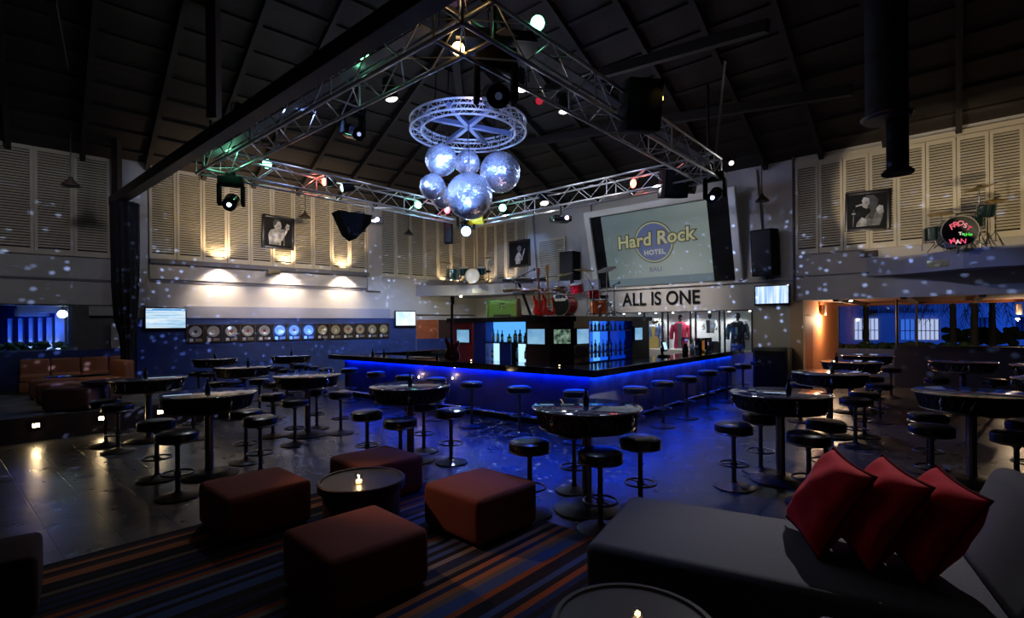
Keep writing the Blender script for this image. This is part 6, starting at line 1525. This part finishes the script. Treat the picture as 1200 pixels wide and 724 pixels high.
# warm lights along the ledge of the left wall
for u in (-9.75, -7.85, -5.95):
    spot(tuple(PL(u,3.65,.34)), tuple(PL(u,2.9,.02)), 70, (1,.84,.68), 118, .7, .03); spot(tuple(PL(u,3.60,.62)), tuple(PL(u,2.95,.0)), 90, (1,.84,.68), 96, .9, .06)
    spot(tuple(PL(u,3.80,.34)), tuple(PL(u,4.9,.02)), 130, (1,.74,.46), 110, .8, .03)
spot(tuple(PL(-8.5,5.0,4.5)), tuple(PL(-8.3,4.9,0)), 330, (1,.80,.58), 92, .9, .1)  # this wash and the next are fill added to brighten the wall
spot(tuple(PL(-7.5,4.6,5.5)), tuple(PL(-6.5,3.2,0)), 230, (.85,.86,1), 100, .9, .15)
spot(tuple(PL(-5.2,4.0,2.0)), tuple(PL(-1.0,4.4,0)), 22, (1,.85,.7), 80, .9, .1)
for (fn, u) in ((PL,-1.7),(PL,-1.0),(PR,.9),(PR,2.0)): spot(tuple(fn(u,3.5,.35)), tuple(fn(u,4.9,.05)), 44, (1,.76,.48), 100, .7, .03)
spot(tuple(PR(5.0,5.2,4.5)), tuple(PR(3.2,4.2,0)), 420, (.25,.42,1), 30, .5, .05)
spot(tuple(PR(3.0,5.2,3.5)), tuple(PR(1.6,4.4,0)), 110, (.25,.42,1), 26, .5, .05)
# stage wall and lettering
spot(tuple(PR(8.2,4.9,4.2)), tuple(PR(8.6,2.7,0)), 520, (1,.93,.88), 50, .9, .1)
spot(tuple(PR(8.2,5.1,6.5)), tuple(PR(8.6,4.3,0)), 260, (.9,.93,1), 60, .7, .1)
spot(tuple(PR(10.2,5.1,4.4)), tuple(PR(11.2,4.0,0)), 240, (1,.95,.9), 50, .6, .05)
spot(tuple(PR(5.5,5.1,4.4)), tuple(PR(5.6,4.2,0)), 150, (.85,.9,1), 55, .8, .05)
spot(tuple(PR(2.0,4.4,5.5)), tuple(PR(2.0,2.6,0)), 110, (1,.97,.8), 60, .8, .05)
spot(tuple(PR(11.4,2.4,2.6)), tuple(PR(11.7,1.2,0)), 20, (1,.95,.6), 60, .9, .1)
# stage gear and cabinet
spot((-1.4,7.2,5.0), (1.1,12.3,2.4), 420, (1,.88,.75), 20, .6, .04)
spot((-2.6,8.4,5.0), (-.1,12.2,2.3), 320, (.85,1,.8), 18, .6, .04)
spot((-1.4,7.2,5.0), (-.4,11.9,1.5), 130, (1,.85,.8), 26, .6, .05)  # spot added to brighten the red panel and left cabinet face
# right wall: hard warm beam on the shutters, soft fill
spot(tuple(PR(13.2,3.3,4.2)), tuple(PR(14.8,5.1,0)), 260, (1,.84,.60), 44, .25, .02)
spot(tuple(PR(16.6,3.5,3.0)), tuple(PR(16.3,5.0,0)), 130, (1,.82,.55), 62, .3, .02)
spot(tuple(PR(12.6,5.0,5)), tuple(PR(14.5,3.6,0)), 95, (.90,.88,1), 70, .9, .1)
spot((5.6,7.6,4.9), (7.9,9.6,3.2), 150, (.2,.3,1), 34, .5, .05)
# left, beyond the curtain
spot(tuple(PL(-13.5,5.2,5)), tuple(PL(-14,4.0,0)), 80, (.8,.82,1), 84, .9, .1)
spot((-8.4,9.6,3.8), (-8.8,11.0,.6), 34, (1,.85,.7), 70, .7, .1)
# ottomans and sofa
spot((-6.4,7.0,4.9), (-.75,4.55,.15), 620, (1,.52,.32), 15, .8, .02)
spot((-.6,5.9,5.0), (-1.3,4.5,.3), 18, (1,.85,.85), 40, .9, .1)
spot((5.4,8.2,5.0), (1.95,3.35,.4), 900, (.95,.93,1), 23, 1, .04)
spot((.4,5.9,5.0), (.2,3.9,0), 110, (.45,.55,1), 40, .8, .1)
# spill of the coloured lamps onto the truss around them
for px, py, dd, col, es, lab, r, fc in LAMPS:
    if es > 3:
        q_ = at_depth(px, py, dd) + Vector(fc).normalized()*.28; point(q_, 5 if dd > 9.5 else 1.6, col, .05)
for a_, b_ in (('l','f'),('r','f'),('n','l'),('n','r')):  # pale points added to brighten the truss, not spill of any lamp
    for k_ in (.2,.5,.8):
        q_ = TC[a_].lerp(TC[b_], k_); q_ = q_ + (ctr-q_).normalized()*1.0; point((q_.x,q_.y,ZT+.9), 14 if b_ == 'f' else 2.2, (.62,.70,1), .15)
# roof, barely lit
spot((0,10,2.6), (0,14,8), 26, (1,.62,.45), 120, .9, .3)
spot((6,8,2.6), (7,9,7), 22, (1,.7,.5), 120, .9, .3)
spot((-.6,9.0,5.6), (-.6,10.6,9.2), 60, (1,.55,.75), 60, .6, .1)
# ================================================================== camera
cam = bpy.data.cameras.new('camera'); cam.lens = 18; cam.sensor_width = 36; cam.shift_y = 17.7/1200; cam.clip_end = 200
co = bpy.data.objects.new('camera', cam); COL.objects.link(co)
co.matrix_world = Matrix.Translation((0,0,H)) @ Matrix.Rotation(PI/2,4,'X') @ Matrix.Rotation(-RHO,4,'Z')
S_ = bpy.context.scene; S_.camera = co
S_.view_settings.view_transform = 'Standard'; S_.view_settings.look = 'None'; S_.view_settings.exposure = 0; S_.view_settings.gamma = 1
S_.view_settings.use_curve_mapping = False
S_.cycles.use_denoising = True; S_.cycles.sample_clamp_indirect = 4; S_.cycles.max_bounces = 6; S_.cycles.use_light_tree = True
